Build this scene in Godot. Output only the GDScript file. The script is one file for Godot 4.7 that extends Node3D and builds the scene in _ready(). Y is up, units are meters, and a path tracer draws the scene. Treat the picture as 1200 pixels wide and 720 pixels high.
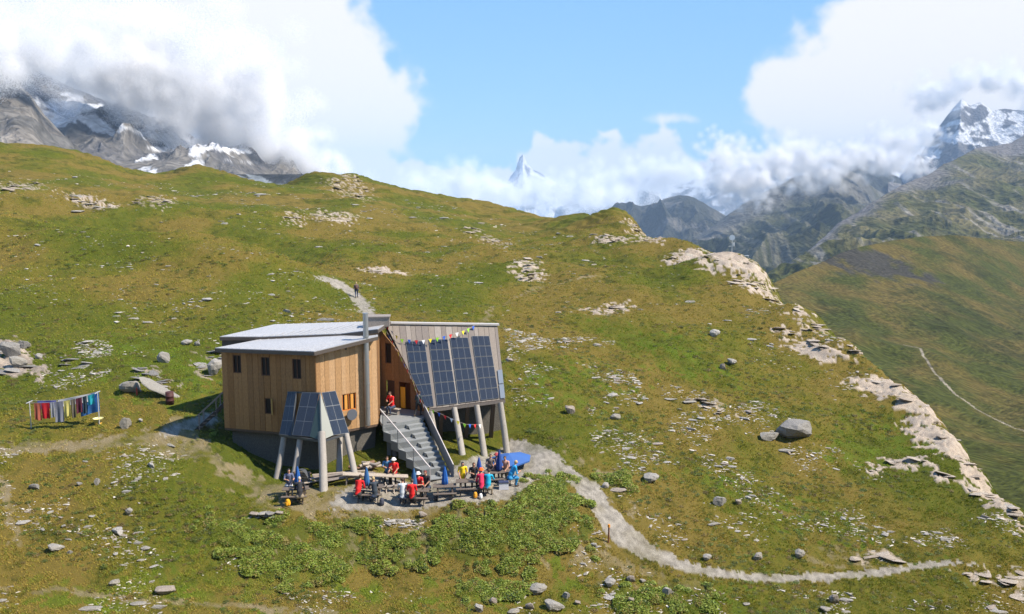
extends Node3D
# An alpine hut on stilts above its terrace, on a stony meadow shoulder, with a valley and clouded peaks behind.

const GROUND_POINTS := [
	-28.82, -1.2, -42, -33.17, 0.43, -49, -39.43, 2.19, -59, -43.18, 3.33, -65, -48.17, 4.91, -73, -55.72, 6.61, -85, -65.12, 9.09, -100, -75.1, 12.34, -116, -82.57, 14.83, -128, -118.99, 16.53, -185, -150.37, 24.38, -235, -181.55, 34.55, -285,
	-26.04, -1.71, -43, -29.86, 0.03, -50, -35.38, 1.89, -60, -38.68, 3.08, -66, -43.08, 4.71, -74, -49.74, 6.45, -86, -58.03, 8.98, -101, -67.36, 12.77, -118, -73.92, 15.73, -130, -103.25, 17.1, -182, -129.94, 23.22, -230, -157.54, 32.24, -280,
	-21.95, -1.96, -43.5, -25.14, -0.17, -50.5, -29.48, 1.89, -60, -31.79, 2.68, -65, -34.98, 4.41, -72, -40.97, 6.61, -85, -47.88, 9.09, -100, -54.3, 11.93, -114, -59.32, 14.48, -125, -89.86, 16.44, -190, -110.71, 22.19, -235, -133.81, 29.66, -285,
	-17.76, -2.21, -44, -19.76, -0.8, -49.5, -21.72, 1.44, -55, -24.68, 2.58, -63, -26.14, 3.49, -67, -29.46, 5.04, -76, -33.89, 6.99, -88, -39.79, 9.65, -104, -46.39, 13.22, -122, -71.93, 15.55, -190, -109.29, 22.77, -290, -15.04, -2.47, -44.5,
	-16.57, -1.32, -49.5, -18.4, 0.42, -55.5, -20.08, 1.59, -61, -29.02, 8.98, -101, -33.14, 12.12, -116, -54.02, 13.76, -190, -87.74, 19.9, -310, -12.26, -2.72, -45, -13.41, -1.41, -49.7, -14.29, -0.18, -53.3, -15.09, 0.24, -56.5, -17.59, 5.98, -89,
	-20.26, 7.17, -103, -21.98, 8.1, -112, -28.35, 8.35, -145, -39.83, 13.26, -205, -61.82, 22.65, -320, -7.72, -2.72, -45, -8.56, -2.19, -50.3, -8.98, -0.42, -53.2, -9.42, 0.24, -56, -9.89, 0.69, -59, -11.52, 5.86, -92, -14.94, 6.91, -120,
	-19.82, 8.68, -160, -27.1, 12.77, -220, -33.2, 14.94, -270, -39.28, 18.14, -320, -2.76, -2.97, -45.5, -2.99, -2.5, -49.8, -3.19, -0.26, -53.5, -3.47, 0.26, -58.5, -3.72, 0.67, -63, -3.55, 5.5, -92, -4.67, 6.69, -122, -6.29, 8.32, -165,
	-8.35, 10.28, -220, -10.23, 12.15, -270, -11.73, 13.43, -310, 1.88, -3.48, -46.5, 1.97, -3.17, -49, 2.12, -1.25, -53.2, 2.26, -0.11, -57, 2.46, 0.5, -62.5, 2.64, 1.33, -67.5, 2.96, 2.79, -76, 3.4, 4.41, -88, 4.53, 5.99, -118,
	6.29, 8.32, -165, 8.17, 9.28, -215, 10.63, 8.69, -280, 6.47, -3.98, -47.5, 6.9, -3.04, -51, 7.36, -1.89, -54.8, 8.01, -0.86, -60, 9.26, 0.64, -70, 10.62, 2.46, -81, 12.62, 4.72, -97, 15.77, 6.69, -122, 20.56, 9.44, -160,
	24.35, 11.6, -190, 26.22, 13.77, -205, 20.61, 5.49, -113, 25.41, 7.42, -140, 29.86, 8.48, -165, 11.63, -4.23, -48, 12.35, -3.5, -51.3, 13.28, -2.74, -55.5, 15.05, -1.43, -63.5, 17.37, 0.28, -74, 20.03, 2.23, -86, 24.03, 4.63, -104,
	28.73, 6.36, -125, 34.8, 7.65, -152, 28.59, 2.82, -97, 32.84, 4.53, -112, 37.98, 5.69, -130, 17.62, -4.49, -48.5, 18.79, -4.04, -52, 20.12, -3.53, -56, 23.14, -2.6, -65, 26.45, -0.74, -75, 30.78, 0.94, -88, 34.1, 2.64, -98,
	37.44, 3.83, -108, 22.52, -4.49, -48.5, 24.44, -4.05, -53, 26.37, -3.56, -57.5, 30.43, -2.61, -67, 35.14, -1.57, -78, 38.52, 0.01, -86, 28.65, -3.83, -54, 32.62, -3.47, -62, 37.06, -2.51, -71, 38.53, -2.18, -74, 29.67, -4.74, -49,
	32.45, -4.11, -54, 34.14, -3.95, -57, 37.53, -3.85, -63, 33.17, -5, -47.5, 36.11, -5.14, -52, 37.74, -5.2, -54.5, 0, 7.95, -150, 0, 8.96, -230, 0, 11.37, -300, 12.88, 7.95, -150, 16.68, 9.91, -195, 20.48, 11.43, -240,
	14.23, 9.9, -250, 19.36, 10.92, -182, 22.84, 11.72, -215, 6.05, 9.7, -255, 34.93, 1.4, -90, 37.51, 2.63, -97, 35.61, -0.1, -85, 37.96, 1.37, -91, 36.12, -1.96, -74, 38.86, -0.92, -80, 36.29, -3.12, -66.5, 37.57, -2.72, -69,
	-104.01, 20, -245, -120.74, 24.42, -285, -65.58, 15.19, -205, -92.32, 23.51, -290, -54.94, 14.96, -215, -79.06, 17.35, -310, -76.23, 16.58, -215, -103, 26.26, -292, -62.43, 15.88, -220, -51.11, 14.73, -225, -71.2, 24.05, -315, -40.9, 15.69, -230,
	-56.67, 23.66, -320, -47.99, 20.68, -318, -118.57, 15.7, -335.8, -144.35, -9.28, -408.8, -106.1, 16.6, -333.5, -129.16, -8.19, -406, -90.79, 11.67, -356.5, -110.52, -14.19, -434, -81.95, 13.37, -362.25, -99.76, -12.12, -441, -55.17, 12.71, -365.7, -67.16, -12.92, -445.2,
	-138.7, 18.63, -327.75, -168.85, -5.71, -399, -208.78, 27.73, -327.75, -254.17, 5.36, -399, -181.12, 25.65, -322, -220.5, 2.84, -392, -153.77, 23.8, -327.75, -187.2, 0.58, -399, -125.61, 15.67, -333.5, -152.92, -9.32, -406, -100.81, 13.33, -356.5, -122.72, -12.16, -434,
	-71.07, 14.78, -368, -86.52, -10.4, -448, -45.18, 8.25, -368, -55, -18.35, -448, -13.49, 3.98, -356.5, -16.42, -23.54, -434, 0, 1.29, -345, 0, -26.82, -420, 12.21, -0.8, -322, 14.87, -29.36, -392, 23.55, 1.15, -276, 28.67, -26.99, -336,
	-89.18, 12.21, -138.24, -100.74, 8.69, -156.16, -79.83, 13.19, -140.4, -90.18, 9.79, -158.6, -64.07, 11.83, -135, -72.38, 8.26, -152.5, -50.1, 10.48, -131.76, -56.6, 6.73, -148.84, -35.79, 9.29, -125.28, -40.43, 5.39, -141.52, 27.8, 10.66, -217.3, 31.47, -2.08, -246,
	39.34, -45.1, -307.5, 29.81, 7.65, -196.1, 33.75, -5.49, -222, 42.19, -49.37, -277.5, 31.65, 5.59, -174.9, 35.83, -7.83, -198, 44.79, -52.28, -247.5, 36.89, 4.71, -161.12, 41.76, -8.82, -182.4, 52.2, -53.53, -228, 40.25, 2.63, -137.8, 45.57, -11.17, -156,
	56.96, -56.46, -195, 39.69, 0.66, -114.48, 44.93, -13.41, -129.6, 56.16, -59.26, -162, 39.76, -0.61, -102.82, 45.01, -14.85, -116.4, 56.27, -61.06, -145.5, 40.24, -1.94, -96.46, 45.55, -16.35, -109.2, 56.94, -62.94, -136.5, 40.83, -3.39, -91.16, 46.22, -17.99, -103.2,
	57.78, -64.99, -129, 41.2, -4.37, -84.8, 46.64, -19.1, -96, 58.3, -66.37, -120, 40.84, -5.71, -78.44, 46.24, -20.62, -88.8, 57.8, -68.27, -111, 39.82, -6.28, -73.14, 45.08, -21.26, -82.8, 56.35, -69.08, -103.5, 39.78, -7.48, -66.78, 45.03, -22.62, -75.6,
	56.29, -70.78, -94.5, 40.01, -8.91, -57.77, 45.29, -24.24, -65.4, 56.61, -72.79, -81.75, -17, 0.2, -56, -8, 0, -56.5, -4, 0, -57, 0, 0, -60, 3, 0, -61.5, -9, 0.3, -60.5, -5, 0.2, -62.5, -2, 0.1, -63.5,
	0, 0, -64.8, -3, 0.6, -67, -21, 1.8, -62.6, -19.2, 1.15, -61.7, -15, 0.1, -60, -13.5, 0.1, -59.5, -22, 2.6, -66, -12, 3.6, -70, -4, 2.4, -72, 0.5, 1.2, -69, -17, 3.8, -71, -19, 0.9, -58.8,
	-17, 0.25, -60.9, -24, 1.7, -61,
]
const ROCK_AREAS := [
	[1.0, [25.64, -145.29, 28.62, -150.21, 32.06, -149.48, 32.55, -136.51, 34.48, -133.83, 36.2, -130.6, 37.55, -128.98, 37.8, -128.92, 34.72, -125.04, 32.46, -125.66, 30.53, -127.72, 27.94, -129.9, 27.75, -133.25, 30.08, -134.11, 27.7, -138.15, 25.36, -139.76]],
	[0.75, [30.73, -122.94, 33.23, -123.96, 37.08, -126.86, 33.76, -108.07, 35.85, -108.05, 36.68, -107.36, 33.82, -104.93, 34.71, -114.65, 33.21, -117.28, 31.24, -118.45]],
	[0.9, [29.93, -101.11, 31.14, -101.59, 32.17, -101.11, 32.58, -99.89, 31.13, -99.23, 30.31, -99.71]],
	[1.0, [30.45, -97.25, 32.48, -98.91, 33.82, -98.6, 33.93, -94.81, 34.49, -92.51, 34.58, -91.49, 32.41, -91.63, 31.26, -93.58, 30.47, -95.46]],
	[0.5, [33.47, -105.43, 35.35, -104.91, 37.2, -102.75, 35.2, -99.86, 33.58, -100.89, 32.81, -103.24]],
	[0.6, [37.2, -102.75, 36.36, -96.48, 37.4, -94.18, 36.31, -92.55, 35.42, -95.17]],
	[1.0, [32.36, -85.45, 35.24, -87.82, 36.87, -88.26, 38.08, -87.76, 38.4, -84.57, 38.2, -81.01, 38.49, -78.84, 38.03, -74.95, 38.88, -73.67, 37.54, -68.39, 37.81, -67.63, 35.34, -67.06, 35.18, -69.1, 35.18, -73.06, 34.21, -74.44, 35.36, -77.47, 35.96, -80.19, 35.21, -82.01, 34.26, -84.29, 32.95, -85.01]],
	[0.95, [37.15, -68.46, 36.27, -63.66, 36.44, -61.35, 35.16, -58.83, 34.41, -60.81, 34.81, -66.52]],
	[0.9, [28.31, -68.33, 29.94, -69.87, 31.84, -71.09, 32.94, -70.45, 33.48, -67.93, 34.08, -66.38, 34.87, -64.65, 33.47, -65.09, 32.59, -66.7, 32.15, -69.44, 30.26, -68.99, 28.41, -67.74]],
	[1.0, [11.56, -106.47, 12.87, -109.83, 13.68, -107.88, 13.82, -104.92, 11.99, -102.13, 11.19, -103.87]],
	[1.0, [8.29, -103.89, 10.11, -105.21, 10.98, -101.91, 10.44, -100.44, 9.29, -101.57]],
	[1.0, [-21.64, -128.65, -17.34, -131.51, -16.14, -127.84, -13.44, -127.75, -13.81, -125.48, -17.34, -124.99, -18.77, -121.06, -19.1, -124.81]],
	[0.7, [0.65, -135.09, 2.03, -141.88, 3.61, -134.93, 4.28, -124.26, 2.59, -122.77, 1.45, -126.6]],
	[0.8, [14.77, -166.87, 17.93, -168.28, 20.85, -162.28, 20.13, -158.98, 16.85, -160.92]],
	[0.7, [25.08, -195.84, 26.7, -193.98, 25.45, -159.14, 25.18, -154.64, 23.33, -158.12, 24.7, -188.49]],
	[0.7, [-97.32, -196.23, -94.38, -197.81, -88.8, -191.62, -82.77, -188.07, -81.3, -183.79, -85.36, -183.97, -90.04, -186.58]],
	[0.5, [-48.26, -192.12, -47.3, -201.29, -43.16, -183.33, -44.61, -180.73]],
	[0.5, [-44.53, -199.96, -39.67, -209.35, -34.35, -201.23, -34.57, -186.74, -39.62, -185.52]],
	[0.35, [-62.21, -299.9, -52.77, -311.07, -45.69, -288.1, -37.64, -227.33, -44.58, -241.79, -55.61, -280.52]],
	[0.4, [-113.28, -200.12, -110.81, -209.82, -101.2, -196.65, -104.63, -187.73]],
	[0.4, [-81.72, -191.98, -78.24, -201.83, -70.98, -194.84, -73.56, -184.91]],
	[0.4, [-11.93, -209.45, -7.81, -205.57, -1.69, -177.83, -2.32, -162.6, -7.12, -187.14]],
	[0.85, [-52.3, -82.07, -47.3, -81.61, -45.3, -80.83, -42.43, -77.72, -38.71, -73.28, -37.89, -70.81, -39.95, -72.12, -42.08, -72.18, -45.84, -71.47]],
	[0.5, [-31.49, -73.75, -30.21, -73.23, -26.71, -69.47, -26.3, -68.32, -28.01, -69.32, -30.39, -71.9]],
	[0.35, [-27.64, -77.15, -25.62, -78.31, -23.86, -72.64, -25.39, -71.53]],
	[0.3, [-39.47, -76.9, -36.31, -75.7, -34.89, -73.37, -37.65, -73.91]],
	[0.4, [15.24, -78.17, 17.76, -77.46, 19.93, -75.5, 18.3, -74.9, 16.01, -76.28]],
	[0.35, [21.86, -54.64, 24.86, -53.97, 24.29, -55.23, 23.61, -56.31]],
	[0.35, [27.04, -52.88, 32.26, -53.66, 30.61, -50.69, 28.98, -51.5]],
]
const GRAVEL_AREAS := [
	[[-25.35, -62.3, -24.32, -63.71, -23.09, -65.6, -22.03, -65.87, -22.11, -64.51, -23.18, -63.08, -24.32, -61.98]],
	[[0.66, -66.94, 2.52, -64.05, 4.24, -61.48, 5.99, -59.42, 6.61, -56.99, 7.53, -55.28, 8.69, -53.78, 10.15, -52.9, 12.12, -52.15, 14.59, -51.98, 17.91, -52.52, 21.3, -53.14, 24.77, -53.78, 26.67, -54.39, 29.41, -53.9, 32.32, -53.77, 32.44, -53.99, 29.08, -53.77, 26.87, -53.66, 24.48, -53.09, 20.98, -52.28, 17.65, -51.71, 14.4, -51.21, 11.82, -51.24, 9.59, -51.72, 7.85, -52.3, 6.47, -53.16, 5.54, -54.63, 4.92, -56.4, 4.06, -58.72, 2.85, -60.17, 1.46, -59.31, 0, -57.32]],
	[[-11.28, -55.59, -10.13, -56.94, -8.98, -58.71, -5.73, -57.96, -3.63, -61.46, 0, -66.97, 2.52, -64.05, 2.99, -60.51, 0.67, -56.72, 0, -55.58, -2.16, -54.44, -5.4, -54.47, -9.07, -53.74, -11.49, -53.87]],
	[[-24.35, -109.69, -22.09, -112.6, -19.56, -110.32, -16.95, -103.85, -15.1, -98.14, -14.08, -94.34, -15.24, -93.07, -17.58, -100.56, -19.76, -105.64, -22.37, -108.66]],
]
const WORN_AREAS := [
	[[-16.11, -56.13, -14.09, -56.98, -12, -56.43, -10.25, -57.67, -9.4, -59.57, -5.85, -59.23, -5.91, -54.08, -9.01, -53.36, -13.23, -53.32, -15.02, -54.08]],
	[[-26.21, -62.16, -24.65, -63.75, -23.45, -65.72, -21.88, -66.23, -21.77, -64.42, -22.72, -63, -21.67, -61.28, -19.35, -59.55, -16.64, -58.1, -14, -56.63, -14.48, -54.07, -17.96, -56.78, -20.49, -58.58, -23.04, -60.91, -25.31, -61.38]],
	[[-26.21, -62.16, -24.65, -63.75, -23.45, -65.72, -21.88, -66.23, -21.77, -64.42, -22.72, -63, -21.67, -61.28, -19.35, -59.55, -16.64, -58.1, -14, -56.63, -14.48, -54.07, -17.96, -56.78, -20.49, -58.58, -23.04, -60.91, -25.31, -61.38]],
	[[-38.92, -60.05, -32.52, -61.35, -29.04, -61.65, -26.3, -62.38, -24.73, -64, -22.3, -63.2, -20.35, -59.03, -22.17, -58.48, -25.62, -60.66, -29.29, -59.59, -38.07, -58.65]],
	[[-17.72, -57.88, -14.09, -56.98, -13.51, -53.37, -15.35, -53.33, -18.33, -56.18]],
	[[-2.15, -54.08, 0.56, -56.1, 1.35, -54.44, -2.13, -53.69]],
	[[-13.34, -49.38, -10.51, -52.87, -6.44, -54.1, -2.13, -53.69, -5.05, -50.5]],
	[[5.26, -52.71, 8.27, -51.59, 12.12, -50.23, 8.97, -49.55, 5.11, -51.03, 2.02, -50.52]],
	[[19.53, -55.91, 22.25, -55.7, 25.16, -54.68, 21.6, -53.92, 17.88, -54.16]],
	[[2.55, -64.8, 5.52, -62.19, 6.89, -57.92, 8.03, -55.7, 9.3, -54.93, 8.02, -57.81, 6.97, -61.42, 5.02, -63.8]],
]
const LUSH_AREAS := [
	[[11.51, -64.91, 15.73, -63.73, 20.18, -61.67, 23.59, -59.29, 25.3, -56.32, 28.9, -54.51, 25.16, -54.68, 21.7, -57.3, 16.52, -59.43, 12.25, -62]],
	[[-39.3, -84.94, -32.55, -80.19, -24.39, -74.36, -21.36, -64.53, -25.12, -64.19, -29.48, -67.16]],
	[[0, -77.2, 8.18, -84.46, 12.69, -81.64, 7.04, -72.1, 0.69, -71.04]],
	[[9.27, -96.16, 17.93, -92.77, 20.79, -82.19, 14.36, -82.11]],
	[[-27.15, -45.03, -17.27, -49.35, -5.8, -48.09, 5.02, -50.04, 15.06, -49.89, 14.6, -48.23, -26.04, -43]],
	[[24.61, -71.6, 34.86, -79.2, 34.46, -71.51, 26.44, -66.95]],
]
const SHRUB_AREAS := [
	[[-5.24, -52.69, -3.18, -53.39, -0.22, -54.6, 1.75, -59, 2.99, -60.66, 3.79, -59.06, 4.63, -55.54, 5.19, -53.75, 4.71, -52.44, 2.04, -51.1, -1, -50.05, -4.02, -50.26, -5.38, -51.38]],
	[[-18.8, -52.6, -15.65, -52.47, -11.52, -52.65, -8.41, -52.88, -8.13, -50.85, -9.72, -48.44, -12.86, -47.43, -15.09, -48.6, -17.47, -50.01, -19.01, -51.38]],
	[[-22.36, -63.02, -20.5, -61.76, -17.59, -60.72, -17.06, -59.23, -18.32, -58.98, -20.44, -60.23, -22.33, -62.2]],
	[[-3.39, -48.14, 1, -49.92, 1.97, -48.99, -1.9, -47.13]],
	[[5.98, -60.52, 7.33, -61.9, 9.08, -61.3, 9.54, -60.29, 7.67, -59.65]],
	[[4.4, -48.6, 8.01, -49.79, 12.04, -49.86, 10.76, -48.5, 5.78, -47.75]],
	[[-8.2, -51.37, -5.7, -51.98, -5.03, -50.21, -7.46, -49.63]],
]
const TRAILS := [
	[0.28, [-3.55, -92.01, -1.02, -106.55, 2.23, -116.28, 4.82, -119.83, 12.77, -127.11]],
	[0.2, [-29.52, -44.51, -23.68, -45.29, -20.35, -44.91, -15.49, -45.21, -9.17, -45.46]],
	[0.25, [-28.17, -48.65, -33, -55.7, -36.34, -57.67]],
]
const STONE_ZONES := [
	[850, 0, [-0.88, -91.11, 10.47, -90.25, 11.83, -75.76, 6.16, -69.97, 0, -71.76]],
	[1150, 0, [13.2, -79.82, 23.19, -79.25, 29.17, -67.14, 25.3, -56.32, 17.48, -58.63, 12.71, -68.14]],
	[420, 0, [23.61, -56.31, 37.23, -62.5, 29.66, -48.98, 22.23, -48.97]],
	[420, 0, [-42.53, -81.55, -36.35, -80.01, -31.5, -68.78, -36.98, -67.68]],
	[300, 0, [-40.95, -90.62, -17.94, -117.1, -14.18, -91.97, -25.62, -78.31, -33.74, -75.68]],
	[520, 0, [-35.38, -60, -21.11, -61.41, -14.29, -53.31, -20.21, -50.76, -29.86, -50]],
	[480, 0, [-29.86, -50, -18.35, -51.21, -12.78, -47.1, -4.84, -48.15, -4.58, -45.36, -26.04, -43]],
	[150, 0, [-9.51, -53.2, -4.24, -53.38, -4.84, -48.15, -8.66, -47.87]],
	[420, 0, [2.24, -56.45, 8.32, -51.96, 15.29, -50.72, 20.61, -51.26, 19.59, -48.52, 0, -46.11]],
	[480, 0, [6.02, -68.28, 14.01, -71.54, 17.17, -57.48, 16.03, -53.37, 9.66, -53.77, 5.98, -60.52]],
	[800, 0, [-129.91, -229.95, -76.96, -271.93, -21.42, -283.08, 8.64, -227.59, -4.44, -115.71, -49.87, -174.97, -101.27, -178.32]],
	[300, 0, [-21.85, -143.19, 11.52, -202.13, 23.28, -152.75, 27.32, -101.21, 9.27, -96.16, -10.98, -95.07]],
	[200, 0, [29.79, -114.92, 35.86, -103.34, 37.93, -86.61, 29.74, -80.12, 23.87, -87.86]],
	[320, 0, [-70.55, -123.91, -35.16, -111.86, -22.01, -109.42, -29.81, -88.47, -51.24, -88.71]],
]
const BOULDERS := [
	23.73, -71.72, 3.66, 1.55, 21.91, -95.27, 1.4, 1.03, 20.55, -85.36, 0.75, 0.74,
	21.77, -86.59, 1.19, 0.75, -27.92, -62.76, 1.05, 1.02, -27.2, -63.74, 0.44, 0.34,
	-29.55, -74.3, 1.31, 1.28, -29.43, -79.47, 1.17, 0.6, -28.38, -79.53, 0.7, 0.51,
	-25.87, -48.2, 1.04, 0.52, -25.01, -48.21, 0.43, 0.26, -18.72, -45.36, 1.47, 0.49,
	-21.56, -45.86, 0.76, 0.4, -23.07, -51.62, 0.56, 0.5, -30.13, -54.29, 0.91, 0.41,
	-27.42, -54.59, 0.43, 0.29, -26.31, -54.65, 0.48, 0.53, -1.8, -45.71, 0.63, 0.59,
	-1.04, -46.8, 0.55, 0.51, 1.46, -48.21, 1.23, 0.68, 1.04, -46.68, 0.69, 0.4,
	2.35, -46.63, 1.37, 0.81, 3.11, -48.19, 0.57, 0.47, 3.71, -47.75, 0.47, 0.31,
	0.09, -46.13, 0.9, 0.3, 5.73, -49.61, 0.83, 0.54, 7.09, -50.08, 0.69, 0.43,
	7.76, -50.18, 0.44, 0.27, 9.04, -49.06, 0.77, 0.53, 6.8, -48.19, 0.47, 0.42,
	6.43, -59.1, 0.7, 0.57, 9.8, -60.84, 1.43, 0.72, 5.09, -52.53, 0.57, 0.23,
	-5.57, -53.41, 0.63, 0.46, 14.45, -59.44, 1.28, 0.77, 15.82, -59.97, 0.71, 0.52,
	15.51, -53.44, 0.94, 0.63, 18.3, -54.14, 0.8, 0.7, 18.99, -49.6, 0.78, 0.64,
	18.15, -48.6, 0.86, 0.31, 21.18, -70.72, 2.5, 0.69, 4.64, -69.85, 1.23, 0.9,
	8.44, -70.69, 1.11, 0.61, 12.08, -52.73, 0.72, 0.46, -29.7, -68.01, 2.27, 1.03,
	-41.63, -73.7, 1.74, 1.27, -43.63, -78.42, 1.54, 0.93, -43.61, -76.02, 2.24, 1.8,
	-40.95, -75.99, 0.75, 0.66, -24.67, -72.54, 1.42, 1.72,
]
const CREST_LEFT_ROCK := [[-0.6643, -0.1599, 1900], [-0.5551, -0.1402, 2000], [-0.5193, -0.1240, 2000], [-0.4925, -0.1095, 2050], [-0.4699, -0.0986, 2050], [-0.4474, -0.0877, 2100], [-0.4199, -0.0786, 2150], [-0.3742, -0.0602, 2250], [-0.3378, -0.0400, 2300], [-0.3104, -0.0214, 2400], [-0.2830, 0.0000, 2450], [-0.2462, 0.0281, 2500], [-0.1999, 0.0660, 2500]]
const CREST_LEFT_SPUR := [[-0.6659, -0.1420, 1300], [-0.5576, -0.1086, 1350], [-0.5392, -0.1059, 1350], [-0.5260, -0.0950, 1350], [-0.5135, -0.0758, 1380], [-0.5031, -0.0639, 1400], [-0.4918, -0.0510, 1400], [-0.4789, -0.0344, 1420], [-0.4614, -0.0140, 1450]]
const CREST_BLUE_PEAK := [[0.0854, 0.0442, 5200], [0.1090, 0.0329, 5200], [0.1259, 0.0272, 5200], [0.1344, 0.0216, 5200], [0.1439, 0.0253, 5300], [0.1561, 0.0225, 5200], [0.1702, 0.0169, 5200], [0.1862, 0.0140, 5200], [0.2033, 0.0178, 5200], [0.2225, 0.0272, 5300], [0.2419, 0.0385, 5300], [0.2662, 0.0565, 5300], [0.2909, 0.0803, 5300], [0.3158, 0.1043, 5300]]
const CREST_VALLEY_WALL := [[0.1626, 0.0995, 3600], [0.1813, 0.0822, 3600], [0.2018, 0.0641, 3700], [0.2232, 0.0480, 3800], [0.2417, 0.0347, 3900], [0.2648, 0.0187, 4000], [0.2880, 0.0065, 4100], [0.3111, -0.0047, 4200], [0.3343, -0.0140, 4300], [0.3623, -0.0177, 4400], [0.3863, -0.0093, 4600], [0.4060, 0.0065, 4800], [0.4354, 0.0234, 5000], [0.4739, 0.0329, 5000], [0.5694, 0.0423, 5000]]
const CREST_DARK_SHOULDER := [[0.3119, 0.0140, 6000], [0.3442, -0.0028, 6000], [0.3624, -0.0159, 6000], [0.3778, -0.0270, 6000], [0.3900, -0.0289, 6000], [0.4045, -0.0214, 6000], [0.4192, -0.0112, 6000], [0.4357, -0.0028, 6000], [0.4579, 0.0047, 6000], [0.4818, 0.0094, 6000]]
const CREST_LONG_SPUR := [[0.2783, 0.1236, 1500], [0.2920, 0.1072, 1600], [0.3151, 0.0880, 1750], [0.3381, 0.0689, 1900], [0.3627, 0.0461, 2100], [0.3838, 0.0329, 2250], [0.4066, 0.0169, 2400], [0.4322, 0.0019, 2600], [0.4588, -0.0103, 2800], [0.4842, -0.0251, 3000], [0.5097, -0.0372, 3200], [0.5301, -0.0400, 3300], [0.5495, -0.0437, 3400], [0.5754, -0.0602, 3600], [0.6167, -0.0694, 3600], [0.6830, -0.0602, 3600]]
const CREST_SNOW_PEAK := [[0.4165, 0.0234, 6500], [0.4381, -0.0093, 6500], [0.4550, -0.0400, 6500], [0.4653, -0.0556, 6500], [0.4747, -0.0694, 6500], [0.4823, -0.0804, 6500], [0.4909, -0.0914, 6500], [0.5015, -0.0859, 6500], [0.5125, -0.0895, 6500], [0.5253, -0.0804, 6500], [0.5391, -0.0822, 6500], [0.5599, -0.0786, 6500], [0.5957, -0.0968, 6500], [0.6532, -0.0786, 6500]]
const CREST_FAR_SNOW := [[0.3113, 0.0000, 11000], [0.3277, -0.0140, 11000], [0.3402, -0.0270, 11000], [0.3521, -0.0344, 11000], [0.3641, -0.0390, 11000], [0.3737, -0.0344, 11000], [0.3852, -0.0307, 11000], [0.4044, -0.0233, 11000], [0.4340, 0.0000, 11000]]
const CREST_FAR_HORN := [[-0.0237, 0.0234, 14000], [-0.0094, 0.0065, 14000], [-0.0019, -0.0065, 14000], [0.0038, -0.0140, 14000], [0.0085, -0.0289, 14000], [0.0122, -0.0326, 14000], [0.0169, -0.0214, 14000], [0.0226, -0.0159, 14000], [0.0320, -0.0112, 14000], [0.0472, -0.0009, 14000], [0.0708, 0.0065, 14000], [0.0851, 0.0159, 14000], [0.1041, 0.0234, 14000]]
const CREST_FAR_RANGE := [[0.0568, 0.0187, 12500], [0.0850, 0.0065, 12500], [0.1135, 0.0159, 12500], [0.1369, 0.0047, 12500], [0.1508, -0.0065, 12500], [0.1651, 0.0000, 12500], [0.1887, -0.0009, 12500], [0.2261, -0.0093, 12500], [0.2541, -0.0177, 12500], [0.2680, -0.0233, 12500], [0.2872, -0.0140, 12500], [0.3109, -0.0093, 12500], [0.3399, 0.0047, 12500]]
const CREST_VALLEY_HILL := [[0.2500, 0.1381, 620], [0.2922, 0.1120, 700], [0.3156, 0.0995, 740], [0.3438, 0.0889, 790], [0.3671, 0.0775, 830], [0.3905, 0.0698, 860], [0.4188, 0.0641, 900], [0.4565, 0.0584, 940], [0.4945, 0.0575, 980], [0.5328, 0.0613, 1020], [0.5711, 0.0651, 1060], [0.6474, 0.0660, 1100], [0.7421, 0.0613, 1100]]
const CLIFF := [321.83, -818.37]
const VALLEY_TRACK := [261.64, -588.11, 267.37, -577.81, 261.96, -560.83, 255.76, -526.6, 250.81, -493.39, 247.55, -460.95, 248.4, -441.65, 249.63, -424.78, 243.09, -386.76]
const CLOUD_BLOBS := [[-31.40, 6.91, 12.02, 7.65, 1.20], [-26.54, 7.24, 8.74, 6.01, 1.10], [-21.25, 7.07, 8.20, 6.01, 1.10], [-16.97, 7.74, 6.01, 5.46, 1.00], [-14.11, 5.36, 5.46, 4.92, 1.00], [-10.57, 4.42, 4.37, 3.28, 1.00], [-8.50, 4.19, 2.30, 1.75, 0.75], [-14.25, 1.29, 4.92, 2.73, 0.90], [-19.09, 3.26, 6.56, 4.37, 1.00], [-14.89, 11.17, 3.28, 3.28, 0.60], [-23.62, 12.81, 12.02, 5.46, 1.00], [15.84, 5.57, 1.86, 2.08, 0.85], [18.54, 4.85, 3.83, 1.75, 0.95], [22.27, 5.12, 4.92, 2.46, 1.00], [21.01, 2.73, 4.37, 2.46, 0.90], [24.87, 6.42, 6.01, 3.28, 1.00], [26.88, 8.57, 7.10, 3.28, 1.10], [24.68, 9.63, 3.83, 2.19, 0.80], [29.53, 5.71, 6.01, 3.83, 1.00], [30.82, 9.53, 8.74, 4.92, 1.10], [18.22, 1.27, 2.19, 1.37, 0.60], [9.34, 3.87, 1.64, 0.44, 0.42], [10.58, 4.11, 1.42, 0.49, 0.40], [11.72, 3.73, 1.09, 0.33, 0.30]]
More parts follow.
